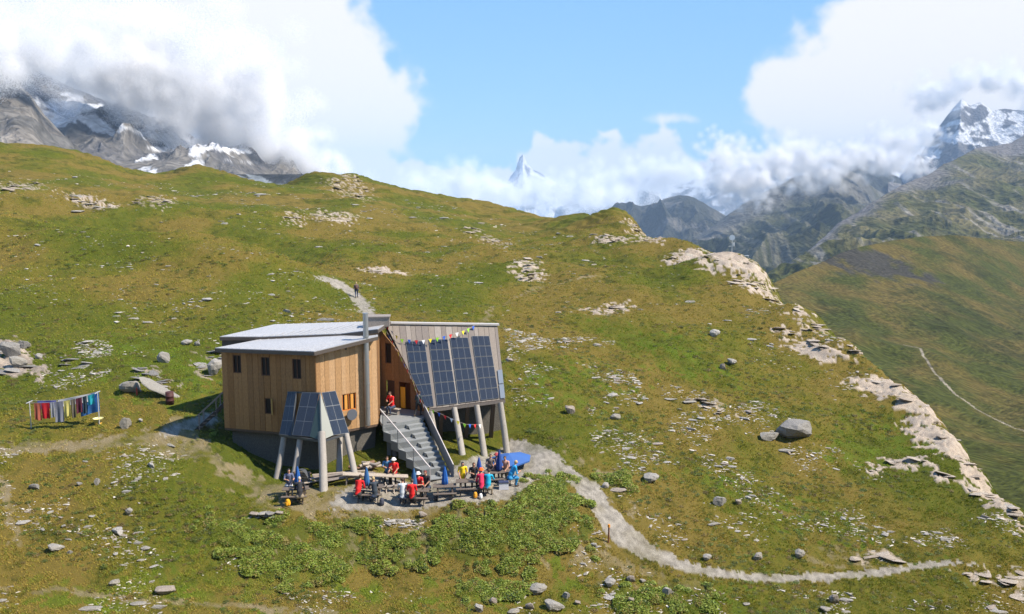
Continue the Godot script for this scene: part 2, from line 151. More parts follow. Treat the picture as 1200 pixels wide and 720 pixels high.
const CLOUD_TOPS := [[-43.24, 0.97], [-29.51, -0.00], [-11.71, 0.52], [-10.64, 1.57], [-9.06, 2.26], [-8.00, 2.58], [-6.96, 1.85], [-5.90, 1.43], [-5.11, 1.12], [-3.77, 1.33], [-2.96, 1.44], [-2.16, 1.01], [-1.08, 1.33], [0.00, 1.44], [0.97, 2.39], [1.39, 3.34], [2.14, 3.13], [2.79, 2.71], [3.75, 2.60], [4.82, 2.49], [5.62, 2.80], [6.41, 3.22], [7.47, 2.90], [8.26, 2.89], [9.30, 3.30], [10.09, 3.08], [10.89, 2.25], [11.94, 1.41], [12.68, 2.59], [13.27, 3.25], [13.93, 3.24], [14.46, 2.42], [15.25, 1.29], [15.98, 2.00], [16.94, 2.69], [17.91, 2.78], [18.66, 2.17], [19.89, 1.50], [21.53, 1.74], [25.15, 1.69], [29.34, 2.55], [40.24, 1.02]]
const CLOUD_BANKS := [
	[[-740, 195, -1250, 119, 43, 0.20], [-673, 207, -1300, 99, 50, 0.20], [-795, 252, -1700, 113, 74, 0.20], [-755, 231, -1750, 110, 80, 0.20], [-711, 207, -1800, 113, 86, 0.20], [-664, 186, -1850, 116, 88, 0.20], [-621, 159, -1900, 109, 94, 0.20], [-575, 123, -1950, 104, 100, 0.20], [-526, 76, -2000, 105, 95, 0.20], [-467, 52, -2000, 95, 69, 0.20], [-748, 292, -1800, 257, 86, 0.18], [-582, 238, -1900, 163, 109, 0.18]],
	[[741, 48, -3000, 97, 103, 0.17], [807, 20, -3000, 86, 74, 0.17], [714, 92, -3100, 83, 100, 0.17], [918, 80, -3200, 116, 85, 0.17], [1040, 97, -3300, 119, 88, 0.17], [1119, 60, -3300, 113, 63, 0.17], [1054, 131, -3400, 97, 52, 0.17]],
	[[1231, 105, -3400, 104, 65, 0.17], [1370, 131, -3600, 110, 62, 0.17], [1513, 113, -3700, 141, 85, 0.17], [1695, 96, -3900, 104, 59, 0.17], [1772, 203, -4200, 160, 80, 0.17], [2181, 265, -4800, 110, 82, 0.17]],
	[[2397, 514, -5200, 198, 99, 0.17], [2656, 608, -5200, 248, 79, 0.17], [2876, 580, -5200, 228, 99, 0.17], [3053, 476, -5200, 198, 149, 0.17]],
	[[-340, -123, -9000, 514, 223, 0.18], [102, -123, -9000, 343, 103, 0.18], [425, -64, -9000, 429, 206, 0.18], [765, -56, -9000, 343, 154, 0.18], [1104, 20, -9000, 394, 223, 0.18], [-850, -64, -9000, 514, 223, 0.18], [1443, 62, -9000, 377, 189, 0.18], [1696, 104, -9000, 343, 171, 0.18], [-83, -71, -8800, 335, 151, 0.18], [-498, -21, -8800, 386, 201, 0.18], [832, -120, -8800, 419, 168, 0.18]],
]

const EYE := Vector3(0, 20, 0)
const NU := 860
const NV := 640
const U0 := -0.74
const U1 := 0.80
const Z0 := 30.0
const Z1 := 430.0

var rng := RandomNumberGenerator.new()
var mats := {}
var coarse := PackedFloat32Array()      # slope below the eye, on a coarse grid
const CU := 170
const CV := 120
var heights := PackedFloat32Array()
var rock := PackedFloat32Array()
var gravel := PackedFloat32Array()
var worn := PackedFloat32Array()
var lush := PackedFloat32Array()
var shrub := PackedFloat32Array()
var tint := PackedColorArray()
var taken := {}


func _ready() -> void:
	rng.seed = 7
	for step in [set_view, set_sky, build_ground, build_far_land, build_clouds, build_hut, build_surroundings, build_people, build_scatter]:
		step.call()


# ---------------------------------------------------------------- view, light, sky
func set_view() -> void:
	var cam := Camera3D.new()
	cam.name = "camera"
	cam.fov = rad_to_deg(2.0 * atan(360.0 / 1050.0))
	cam.near = 0.5
	cam.far = 60000.0
	cam.position = EYE
	cam.rotation.x = -atan(145.0 / 1050.0)
	cam.current = true
	add_child(cam)
	var sun := DirectionalLight3D.new()
	sun.name = "sun"
	sun.light_energy = 1.6
	sun.light_color = Color(1.0, 0.955, 0.89)
	sun.light_angular_distance = 0.5
	sun.shadow_enabled = true
	add_child(sun)
	sun.look_at_from_position(Vector3.ZERO, -sun_towards())


func sun_towards() -> Vector3:
	var az := deg_to_rad(102.0)      # right of the way the camera looks
	var el := deg_to_rad(50.0)
	return Vector3(sin(az) * cos(el), sin(el), -cos(az) * cos(el))


func noise(frequency: float, octaves: int, from: int, kind := FastNoiseLite.TYPE_SIMPLEX_SMOOTH) -> FastNoiseLite:
	var n := FastNoiseLite.new()
	n.noise_type = kind
	n.seed = from
	n.frequency = frequency
	n.fractal_type = FastNoiseLite.FRACTAL_FBM if octaves > 1 else FastNoiseLite.FRACTAL_NONE
	n.fractal_octaves = octaves
	return n


var puff: FastNoiseLite
var wisp: FastNoiseLite
var mass: FastNoiseLite

func cloud_top(az: float) -> float:
	if az < CLOUD_TOPS[0][0] or az > CLOUD_TOPS[-1][0]:
		return 1.0 + 1.4 * mass.get_noise_2d(az * 4.0, 40.0)
	for i in CLOUD_TOPS.size() - 1:
		if az <= CLOUD_TOPS[i + 1][0]:
			var t: float = (az - CLOUD_TOPS[i][0]) / (CLOUD_TOPS[i + 1][0] - CLOUD_TOPS[i][0])
			return lerpf(CLOUD_TOPS[i][1], CLOUD_TOPS[i + 1][1], t * t * (3.0 - 2.0 * t))
	return 1.0


func cloud_field(az: float, el: float, all_blobs: bool) -> Vector2:
	# (low cumulus, big masses): over 0 is cloud
	var n := puff.get_noise_2d(az, el * 1.15)
	var billow := 0.75 - 1.9 * absf(puff.get_noise_2d(az * 0.8 + 90.0, el * 0.95 + 20.0))
	var low := (cloud_top(az) - el) * 0.9 + 0.55 * billow + 0.35 * n - 0.25
	var sum := -0.46
	if all_blobs:
		for b in CLOUD_BLOBS:
			var dx: float = (az - b[0]) / b[2]
			var dy: float = (el - b[1]) / b[3]
			var d := dx * dx + dy * dy
			if d < 7.0:
				sum += b[4] * exp(-d * 1.1)
	else:
		sum = -0.3 + 2.2 * mass.get_noise_2d(az, el * 2.2) * smoothstep(70.0, 20.0, el)
	sum = minf(sum, 1.4) + 0.24 * billow + 0.30 * n
	return Vector2(low, sum)


func sky_colour(az: float, el: float, near_view: bool) -> Color:
	# az right of the view, el above the horizon, degrees; linear colour
	var t := clampf(el / 60.0, 0.0, 1.0)
	var top := Color(0.10, 0.29, 0.68)
	var c := Color(0.33, 0.62, 0.93).lerp(top, 1.0 - pow(1.0 - t, 2.6))
	var f := cloud_field(az, el, near_view)
	if f.x < -0.5 and f.y < -0.2:
		return c
	var big := smoothstep(-0.02, 0.50, f.y + 0.25 * wisp.get_noise_2d(az, el * 1.3))
	if big > 0.0:
		var base := Color(0.83, 0.83, 0.845)
		c = c.lerp(base, big)
	var low := smoothstep(-0.04, 0.45, f.x + 0.7 * wisp.get_noise_2d(az * 1.9, el * 2.2))
	if low > 0.0:
		var base := Color(0.83, 0.83, 0.845)
		c = c.lerp(base, low)
	return c


func set_sky() -> void:
	puff = noise(0.30, 5, 3)
	wisp = noise(0.16, 3, 5)
	mass = noise(0.022, 4, 9)
	var w := 4096
	var h := 2048
	var dither := RandomNumberGenerator.new()
	dither.seed = 2
	var coarse_sky := Image.create(512, 256, false, Image.FORMAT_RGB8)
	for y in 256:
		var el := 90.0 - (y + 0.5) * 180.0 / 256.0
		for x in 512:
			var az := (x + 0.5) * 360.0 / 512.0 - 180.0
			if el < -1.0:
				coarse_sky.set_pixel(x, y, Color(0.80, 0.83, 0.87).linear_to_srgb())
			else:
				var a := absf(az)
				# the seam behind the camera repeats the same clouds mirrored, so that it closes
				coarse_sky.set_pixel(x, y, sky_colour(az if a < 170.0 else signf(az) * 170.0 - (a - 170.0) * signf(az) * 0.3, el, a < 44.0).linear_to_srgb())
	coarse_sky.resize(w, h, Image.INTERPOLATE_CUBIC)
	for y in range(840, 1032):
		var el := 90.0 - (y + 0.5) * 180.0 / h
		for x in range(w / 2 - 400, w / 2 + 400):
			var az := (x + 0.5) * 360.0 / w - 180.0
			var c := sky_colour(az, el, true).linear_to_srgb()
			var d := (dither.randf() - 0.5) / 255.0
			coarse_sky.set_pixel(x, y, Color(c.r + d, c.g + d, c.b + d))
	var turned := Image.create(w, h, false, Image.FORMAT_RGB8)
	turned.blit_rect(coarse_sky, Rect2i(0, 0, w / 2, h), Vector2i(w / 2, 0))
	turned.blit_rect(coarse_sky, Rect2i(w / 2, 0, w / 2, h), Vector2i(0, 0))
	var m := PanoramaSkyMaterial.new()
	m.panorama = ImageTexture.create_from_image(turned)
	m.energy_multiplier = 0.74
	var e := Environment.new()
	e.background_mode = Environment.BG_SKY
	e.sky = Sky.new()
	e.sky.sky_material = m
	e.tonemap_mode = Environment.TONE_MAPPER_LINEAR
	e.tonemap_exposure = 1.68
	e.sdfgi_enabled = true
	e.ssao_enabled = true
	e.ssil_enabled = true
	e.volumetric_fog_enabled = true
	e.volumetric_fog_density = 0.0
	e.fog_enabled = true
	e.fog_density = 0.00006
	e.fog_light_color = Color(0.74, 0.86, 1.0)
	var we := WorldEnvironment.new()
	we.name = "world_environment"
	we.environment = e
	add_child(we)


# ---------------------------------------------------------------- helpers: names, metas, materials, shapes
func numbered(called: String) -> String:
	var n: int = taken.get(called, 0)
	taken[called] = n + 1
	return called if n == 0 else "%s_%03d" % [called, n]


func tag(o: Node3D, label: String, category: String, group := "", kind := "") -> void:
	if label: o.set_meta("label", label)
	if category: o.set_meta("category", category)
	if group: o.set_meta("group", group)
	if kind: o.set_meta("kind", kind)


func thing(called: String, label: String, category: String, at := Vector3.ZERO, turn := 0.0, group := "") -> Node3D:
	var o := Node3D.new()
	o.name = numbered(called)
	add_child(o)
	o.position = at
	o.rotation.y = turn
	tag(o, label, category, group)
	return o


func put(called: String, mesh: Mesh, m: Material, parent: Node = null) -> MeshInstance3D:
	var o := MeshInstance3D.new()
	o.name = called if parent else numbered(called)
	o.mesh = mesh
	if m: o.material_override = m
	(parent if parent else self).add_child(o, true)
	return o


func lin(r: float, g: float, b: float) -> Color:
	return Color(r, g, b).linear_to_srgb()


func speckle(key: String, frequency: float, octaves: int, lo: float, hi: float, size := 512, stretch := 1.0) -> Texture2D:
	if mats.has(key):
		return mats[key]
	var n := noise(frequency, octaves, key.hash() % 1000)
	var im := Image.create(size, size, false, Image.FORMAT_RGB8)
	var f := 1.0 / size
	for y in size:
		for x in size:
			# folded round a torus so that it tiles
			var ax := x * f * TAU
			var ay := y * f * TAU
			var v := n.get_noise_3d(cos(ax) * 80.0 * stretch, sin(ax) * 80.0 * stretch + cos(ay) * 80.0, sin(ay) * 80.0)
			v = clampf(lo + (hi - lo) * (v * 0.9 + 0.5), 0.0, 1.0)
			im.set_pixel(x, y, Color(v, v, v))
	mats[key] = ImageTexture.create_from_image(im)
	return mats[key]


func mat(key: String, c: Color, rough := 0.8, metal := 0.0, texture: Texture2D = null, scale := Vector3.ONE, bump := 0.0) -> StandardMaterial3D:
	# c is linear
	if mats.has(key):
		return mats[key]
	var m := StandardMaterial3D.new()
	m.resource_name = key
	m.albedo_color = lin(c.r, c.g, c.b)
	m.roughness = rough
	m.metallic = metal
	m.cull_mode = BaseMaterial3D.CULL_DISABLED
	if texture:
		m.albedo_texture = texture
		m.uv1_triplanar = true
		m.uv1_world_triplanar = true
		m.uv1_scale = scale
		if bump > 0.0:
			m.heightmap_enabled = true   # relief, drawn by the path tracer on triplanar materials too
			m.heightmap_texture = texture
			m.heightmap_scale = bump
	mats[key] = m
	return m


func wood(key: String, c: Color, vertical := true) -> StandardMaterial3D:
	return mat(key, c, 0.78, 0.0, speckle("grain", 0.06, 4, 0.66, 1.0), Vector3(2.2, 0.16, 2.2) if vertical else Vector3(0.5, 2.0, 0.5), 0.4)


func start() -> SurfaceTool:
	var st := SurfaceTool.new()
	st.begin(Mesh.PRIMITIVE_TRIANGLES)
	st.set_smooth_group(-1)
	return st


func finish(st: SurfaceTool) -> ArrayMesh:
	st.generate_normals()
	return st.commit()


func tri(st: SurfaceTool, a: Vector3, b: Vector3, c: Vector3) -> void:
	st.add_vertex(a); st.add_vertex(b); st.add_vertex(c)


func quad(st: SurfaceTool, a: Vector3, b: Vector3, c: Vector3, d: Vector3) -> void:
	tri(st, a, b, c); tri(st, a, c, d)


func block(st: SurfaceTool, p: Array) -> void:
	# eight corners: 0-3 round the bottom (seen from above, clockwise), 4-7 above them
	quad(st, p[4], p[5], p[6], p[7])
	quad(st, p[3], p[2], p[1], p[0])
	for i in 4:
		var j := (i + 1) % 4
		quad(st, p[j], p[4 + j], p[4 + i], p[i])


func box(st: SurfaceTool, at: Vector3, size: Vector3, turn := Basis()) -> void:
	var h := size / 2.0
	var p := []
	for y in [-h.y, h.y]:
		for s in [[-h.x, -h.z], [h.x, -h.z], [h.x, h.z], [-h.x, h.z]]:
			p.append(at + turn * Vector3(s[0], y, s[1]))
	block(st, p)


func beam(st: SurfaceTool, a: Vector3, b: Vector3, w: float, h: float, up := Vector3.UP) -> void:
	var d := (b - a).normalized()
	if absf(d.dot(up)) > 0.98: up = Vector3.RIGHT
	var x := d.cross(up).normalized()
	var y := x.cross(d).normalized()
	box(st, (a + b) / 2.0, Vector3(w, h, a.distance_to(b)), Basis(x, y, -d))


func sheet(st: SurfaceTool, a: Vector3, b: Vector3, c: Vector3, d: Vector3, thick: float) -> void:
	# a slab whose upper face is a, b, c, d
	var n := ((c - a).cross(d - b)).normalized() * thick
	block(st, [a - n, b - n, c - n, d - n, a, b, c, d])


func slab(st: SurfaceTool, top: Array, thick: float) -> void:
	# a polygon roof or floor of that thickness, straight down
	var flat := PackedVector2Array()
	for p in top: flat.append(Vector2(p.x, p.z))
	var ids := Geometry2D.triangulate_polygon(flat)
	var down := Vector3(0, -thick, 0)
	for i in range(0, ids.size(), 3):
		tri(st, top[ids[i]], top[ids[i + 1]], top[ids[i + 2]])
		tri(st, top[ids[i + 2]] + down, top[ids[i + 1]] + down, top[ids[i]] + down)
	for i in top.size():
		var j := (i + 1) % top.size()
		quad(st, top[i], top[j], top[j] + down, top[i] + down)


func tube(st: SurfaceTool, points: Array, radii: Array, sides := 10, caps := true) -> void:
	var rings := []
	var side := Vector3.ZERO
	for i in points.size():
		var d: Vector3 = (points[mini(i + 1, points.size() - 1)] - points[maxi(i - 1, 0)]).normalized()
		if side == Vector3.ZERO:
			side = d.cross(Vector3.UP if absf(d.y) < 0.9 else Vector3.RIGHT).normalized()
		side = (side - d * side.dot(d)).normalized()
		var other := d.cross(side)
		var ring := []
		for k in sides:
			var a := TAU * k / sides
			ring.append(points[i] + (side * cos(a) + other * sin(a)) * radii[i])
		rings.append(ring)
	st.set_smooth_group(0)
	for i in points.size() - 1:
		for k in sides:
			var l := (k + 1) % sides
			quad(st, rings[i][k], rings[i + 1][k], rings[i + 1][l], rings[i][l])
	st.set_smooth_group(-1)
	if caps:
		for k in range(1, sides - 1):
			tri(st, rings[0][0], rings[0][k], rings[0][k + 1])
			tri(st, rings[-1][0], rings[-1][k + 1], rings[-1][k])


func lathe(st: SurfaceTool, at: Vector3, profile: Array, sides := 12) -> void:
	# profile: [radius, height] from the bottom up
	var pts := []
	var rad := []
	for p in profile:
		pts.append(at + Vector3(0, p[1], 0))
		rad.append(maxf(p[0], 0.001))
	st.set_smooth_group(0)
	for i in pts.size() - 1:
		for k in sides:
			var a := TAU * k / sides
			var b := TAU * (k + 1) / sides
			var e := Vector3(cos(a), 0, sin(a))
			var f := Vector3(cos(b), 0, sin(b))
			quad(st, pts[i] + e * rad[i], pts[i + 1] + e * rad[i + 1], pts[i + 1] + f * rad[i + 1], pts[i] + f * rad[i])
	st.set_smooth_group(-1)


# ---------------------------------------------------------------- ground
func plane_of(x: float, z: float) -> Vector2:
	return Vector2(x / -z, log(-z / 60.0) * 0.8)


func solve_ground() -> void:
	# a thin-plate surface through the surveyed points, then tabulated
	var n := GROUND_POINTS.size() / 3
	var at := PackedVector2Array()
	var rows: Array[PackedFloat64Array] = []
	for i in n:
		at.append(plane_of(GROUND_POINTS[i * 3], GROUND_POINTS[i * 3 + 2]))
	for i in n + 3:
		var row := PackedFloat64Array()
		row.resize(n + 4)
		if i < n:
			for j in n:
				var d := at[i].distance_squared_to(at[j])
				row[j] = 0.5 * d * log(d) if d > 1e-12 else 0.0
			row[i] += 1e-4
			row[n] = 1.0
			row[n + 1] = at[i].x
			row[n + 2] = at[i].y
			row[n + 3] = (EYE.y - GROUND_POINTS[i * 3 + 1]) / -GROUND_POINTS[i * 3 + 2]
		else:
			for j in n:
				row[j] = 1.0 if i == n else (at[j].x if i == n + 1 else at[j].y)
		rows.append(row)
	var m := n + 3
	for c in m:
		var best := c
		for r in range(c + 1, m):
			if absf(rows[r][c]) > absf(rows[best][c]): best = r
		var swap := rows[c]; rows[c] = rows[best]; rows[best] = swap
		var pivot := rows[c]
		var inv := 1.0 / pivot[c]
		for r in range(c + 1, m):
			var row := rows[r]
			var f := row[c] * inv
			if f != 0.0:
				for k in range(c, m + 1): row[k] -= f * pivot[k]
				rows[r] = row
	var w := PackedFloat64Array()
	w.resize(m)
	for c in range(m - 1, -1, -1):
		var s := rows[c][m]
		for k in range(c + 1, m): s -= rows[c][k] * w[k]
		w[c] = s / rows[c][c]
	coarse.resize(CU * CV)
	for j in CV:
		var z := Z0 * pow(Z1 / Z0, float(j) / (CV - 1))
		for i in CU:
			var u := U0 + (U1 - U0) * i / (CU - 1)
			var p := Vector2(u, log(z / 60.0) * 0.8)
			var s := w[n] + w[n + 1] * p.x + w[n + 2] * p.y
			for k in n:
				var d := p.distance_squared_to(at[k])
				if d > 1e-12: s += w[k] * 0.5 * d * log(d)
			coarse[j * CU + i] = s


func cubic(a: float, b: float, c: float, d: float, t: float) -> float:
	return b + 0.5 * t * (c - a + t * (2.0 * a - 5.0 * b + 4.0 * c - d + t * (3.0 * (b - c) + d - a)))


func base_height(u: float, z: float) -> float:
	# z is the distance ahead
	var x := clampf((u - U0) / (U1 - U0) * (CU - 1), 0.0, CU - 1.001)
	var y := clampf(log(z / Z0) / log(Z1 / Z0) * (CV - 1), 0.0, CV - 1.001)
	var i := int(x)
	var j := int(y)
	var v := PackedFloat32Array([0, 0, 0, 0])
	for k in 4:
		var r := clampi(j + k - 1, 0, CV - 1) * CU
		v[k] = cubic(coarse[r + maxi(i - 1, 0)], coarse[r + i], coarse[r + i + 1], coarse[r + mini(i + 2, CU - 1)], x - i)
	return EYE.y - z * cubic(v[0], v[1], v[2], v[3], y - j)


func node_at(x: float, z: float) -> int:
	var i := clampi(roundi((x / -z - U0) / (U1 - U0) * (NU - 1)), 0, NU - 1)
	var j := clampi(roundi(log(-z / Z0) / log(Z1 / Z0) * (NV - 1)), 0, NV - 1)
	return j * NU + i


func ground_y(x: float, z: float) -> float:
	# height of the built ground sheet
	var fx := clampf((x / -z - U0) / (U1 - U0) * (NU - 1), 0.0, NU - 1.001)
	var fy := clampf(log(-z / Z0) / log(Z1 / Z0) * (NV - 1), 0.0, NV - 1.001)
	var i := int(fx)
	var j := int(fy)
	var k := j * NU + i
	return lerpf(lerpf(heights[k], heights[k + 1], fx - i), lerpf(heights[k + NU], heights[k + NU + 1], fx - i), fy - j)


func on_ground(x: float, z: float, lift := 0.0) -> Vector3:
	return Vector3(x, ground_y(x, z) + lift, z)


func mark(into: PackedFloat32Array, flat: Array, weight: float, ragged: float, fine: FastNoiseLite) -> void:
	# raises the nodes whose place lies inside the outline, the outline broken up by noise
	var outline := PackedVector2Array()
	var lo := Vector2(9, 9)
	var hi := Vector2(-9, -9)
	for i in range(0, flat.size(), 2):
		var p := Vector2(flat[i], flat[i + 1])
		outline.append(p)
		var q := Vector2(p.x / -p.y, log(-p.y / Z0) / log(Z1 / Z0))
		lo = lo.min(q)
		hi = hi.max(q)
	var i0 := clampi(int((lo.x - U0) / (U1 - U0) * NU) - 8, 0, NU - 1)
	var i1 := clampi(int((hi.x - U0) / (U1 - U0) * NU) + 8, 0, NU - 1)
	var j0 := clampi(int(lo.y * NV) - 8, 0, NV - 1)
	var j1 := clampi(int(hi.y * NV) + 8, 0, NV - 1)
	for j in range(j0, j1 + 1):
		var z := Z0 * pow(Z1 / Z0, float(j) / (NV - 1))
		for i in range(i0, i1 + 1):
			var x := (U0 + (U1 - U0) * i / (NU - 1)) * z
			var far := z / 60.0 * ragged
			var p := Vector2(x + far * fine.get_noise_2d(x, z), -z + far * fine.get_noise_2d(x + 300.0, z))
			if Geometry2D.is_point_in_polygon(p, outline):
				var n := fine.get_noise_2d(x * 1.3, 500.0 - z)
				if n * 0.9 + 0.5 < weight:
					into[j * NU + i] = maxf(into[j * NU + i], minf(1.0, weight + 0.2))


func mark_trail(into: PackedFloat32Array, flat: Array, half: float, fine: FastNoiseLite) -> void:
	for i in range(0, flat.size() - 2, 2):
		var a := Vector2(flat[i], flat[i + 1])
		var b := Vector2(flat[i + 2], flat[i + 3])
		var d := (b - a).normalized().orthogonal()
		var w := half
		mark(into, [a.x + d.x * w, a.y + d.y * w, b.x + d.x * w, b.y + d.y * w, b.x - d.x * w, b.y - d.y * w, a.x - d.x * w, a.y - d.y * w], 0.85, 0.5, fine)


func build_ground() -> void:
	solve_ground()
	for a in [heights, rock, gravel, worn, lush, shrub]: a.resize(NU * NV)
	tint.resize(NU * NV)
	var ragged := noise(0.55, 3, 21)
	var rough := noise(1.4, 3, 22)
	for r in ROCK_AREAS: mark(rock, r[1], r[0], 1.6, ragged)
	for r in GRAVEL_AREAS: mark(gravel, r[0], 1.5, 0.4, rough)
	for r in WORN_AREAS.size(): mark(worn, WORN_AREAS[r][0], 0.95 if r < 4 else 0.55, 1.3 if r < 4 else 2.2, ragged)
	for r in LUSH_AREAS: mark(lush, r[0], 0.75, 4.0, ragged)
	for r in SHRUB_AREAS: mark(shrub, r[0], 0.9, 2.0, ragged)
	for r in TRAILS: mark_trail(worn, r[1], r[0], ragged)
	var swell := noise(0.045, 3, 31)
	var hummock := noise(0.33, 3, 32)
	var crag := noise(0.16, 4, 33)
	crag.fractal_type = FastNoiseLite.FRACTAL_RIDGED
	var strata := noise(0.5, 3, 34)
	var patch := noise(0.035, 4, 35)
	var mottle := noise(0.28, 3, 36)
	var fleck := noise(1.1, 2, 37)
	var v := PackedVector3Array(); v.resize(NU * NV)
	for j in NV:
		var z := Z0 * pow(Z1 / Z0, float(j) / (NV - 1))
		var far := z / 60.0
		var wide := 1.0 if z < 85.0 else 0.55
		var mix := smoothstep(70.0, 150.0, z)
		for i in NU:
			var k := j * NU + i
			var u := U0 + (U1 - U0) * i / (NU - 1)
			var x := u * z
			var level := base_height(u, z)
			var soft := 1.0 - 0.85 * gravel[k] - 0.5 * worn[k]
			var hm := lerpf(hummock.get_noise_2d(x, z), 1.5 * hummock.get_noise_2d(x * 0.33, z * 0.33), smoothstep(70.0, 180.0, z))
			var y := level + (0.55 * far * smoothstep(62.0, 90.0, z) * smoothstep(190.0, 130.0, z) + 0.6 * smoothstep(120.0, 180.0, z)) * swell.get_noise_2d(x, z) + 0.15 * minf(far, 2.2) * hm * soft + 0.03 * soft * fleck.get_noise_2d(x, z)
			y += 0.045 * far * soft * sin(level * 6.5 + 5.0 * swell.get_noise_2d(x * 2.0, z * 2.0)) * smoothstep(62.0, 90.0, z)
			if rock[k] > 0.0:
				var c := crag.get_noise_2d(x * wide + z * 0.4 * wide, z * wide * 0.7)
				var bed := strata.get_noise_2d((x + z) * wide * 0.8, (z - x * 0.3) * wide * 0.25)
				var crack := 1.0 - smoothstep(0.0, 0.10, absf(strata.get_noise_2d((x - z) * wide * 0.9 + 40.0, (z + x) * wide * 0.35)))
				y += rock[k] * far * (0.05 + 0.06 * c + 0.12 * floorf(bed * 5.0) / 5.0 - 0.10 * crack)
			if shrub[k] > 0.0: y += 0.12 * shrub[k]
			heights[k] = y
			v[k] = Vector3(x, y, -z)
			# colours of the matter (linear)
			var p := patch.get_noise_2d(x, z * 0.8)
			var q := lerpf(mottle.get_noise_2d(x, z), 1.2 * mottle.get_noise_2d(x * 0.4, z * 0.4), mix)
			var s := lerpf(fleck.get_noise_2d(x * 1.7, z * 1.2), 1.2 * fleck.get_noise_2d(x * 0.6, z * 0.45), mix)
			var c := Color(0.200, 0.185, 0.028).lerp(Color(0.250, 0.190, 0.044), clampf(0.42 + 2.3 * p + 0.9 * q, 0.0, 1.0))
			c = c.lerp(Color(0.132, 0.156, 0.020), clampf(0.20 - 1.9 * p + 0.8 * s + 0.45 * lush[k], 0.0, 1.0))
			c = c.lerp(Color(0.085, 0.090, 0.018), clampf(1.6 * (s * 0.6 - q) - 0.45, 0.0, 0.75))
			if lush[k] > 0.0: c = c.lerp(Color(0.150, 0.215, 0.022), clampf(lush[k] * (0.35 + 1.1 * q), 0.0, 0.8))
			if shrub[k] > 0.0: c = c.lerp(Color(0.120, 0.150, 0.022), 0.8 * shrub[k])
			if worn[k] > 0.0: c = c.lerp(Color(0.380, 0.310, 0.185), clampf(worn[k] * (0.62 + 1.0 * q + 0.5 * s), 0.0, 0.92))
			if gravel[k] > 0.0:
				var w := clampf(0.95 + 0.5 * q, 0.0, 1.0)
				c = c.lerp(Color(0.53, 0.485, 0.41) * (0.92 + 0.45 * s), w)
			if rock[k] > 0.0:
				var grey := smoothstep(-24.0, -28.0, x) * smoothstep(90.0, 80.0, z)
				var stone := Color(0.70, 0.58, 0.46).lerp(Color(0.46, 0.385, 0.31), clampf(-0.02 + 1.3 * strata.get_noise_2d((x + z) * wide * 1.5, z * wide * 0.5) + 0.8 * grey, 0.0, 1.0))
				c = c.lerp(stone * (1.0 + 0.25 * s), clampf(rock[k] + 0.15 + 0.5 * q, 0.0, 1.0))
			tint[k] = Color(clampf(c.r * 1.35, 0.0, 1.0), clampf(c.g * 1.35, 0.0, 1.0), clampf(c.b * 1.35, 0.0, 1.0))
	var o := put("ground", grid_mesh(v, tint, NU, NV), ground_material())
	o.set_meta("kind", "structure")


func grid_mesh(v: PackedVector3Array, colours: PackedColorArray, across: int, deep: int) -> ArrayMesh:
	var nrm := PackedVector3Array(); nrm.resize(v.size())
	for j in deep:
		var up := mini(j + 1, deep - 1) * across
		var down := maxi(j - 1, 0) * across
		for i in across:
			var dx := v[j * across + mini(i + 1, across - 1)] - v[j * across + maxi(i - 1, 0)]
			nrm[j * across + i] = dx.cross(v[up + i] - v[down + i]).normalized()
	var ids := PackedInt32Array(); ids.resize((across - 1) * (deep - 1) * 6)
	var t := 0
	for j in deep - 1:
		for i in across - 1:
			var a := j * across + i
			ids[t] = a; ids[t + 1] = a + across; ids[t + 2] = a + 1
			ids[t + 3] = a + 1; ids[t + 4] = a + across; ids[t + 5] = a + across + 1
			t += 6
	var arr := []
	arr.resize(Mesh.ARRAY_MAX)
	arr[Mesh.ARRAY_VERTEX] = v
	arr[Mesh.ARRAY_NORMAL] = nrm
	arr[Mesh.ARRAY_COLOR] = colours
	arr[Mesh.ARRAY_INDEX] = ids
	var mesh := ArrayMesh.new()
	mesh.add_surface_from_arrays(Mesh.PRIMITIVE_TRIANGLES, arr)
	return mesh


func ground_material() -> StandardMaterial3D:
	var m := mat("ground", Color.WHITE, 0.95, 0.0, speckle("turf", 0.35, 4, 0.30, 1.0), Vector3(0.28, 0.28, 0.28), 5.0)
	m.vertex_color_use_as_albedo = true
	m.metallic_specular = 0.2
	return m


# ---------------------------------------------------------------- valley and mountains
func crest_at(list: Array, u: float) -> Vector2:
	for i in list.size() - 1:
		if u <= list[i + 1][0] or i == list.size() - 2:
			var t: float = (u - list[i][0]) / (list[i + 1][0] - list[i][0])
			return Vector2(lerpf(list[i][1], list[i + 1][1], t), lerpf(list[i][2], list[i + 1][2], t))
	return Vector2.ZERO


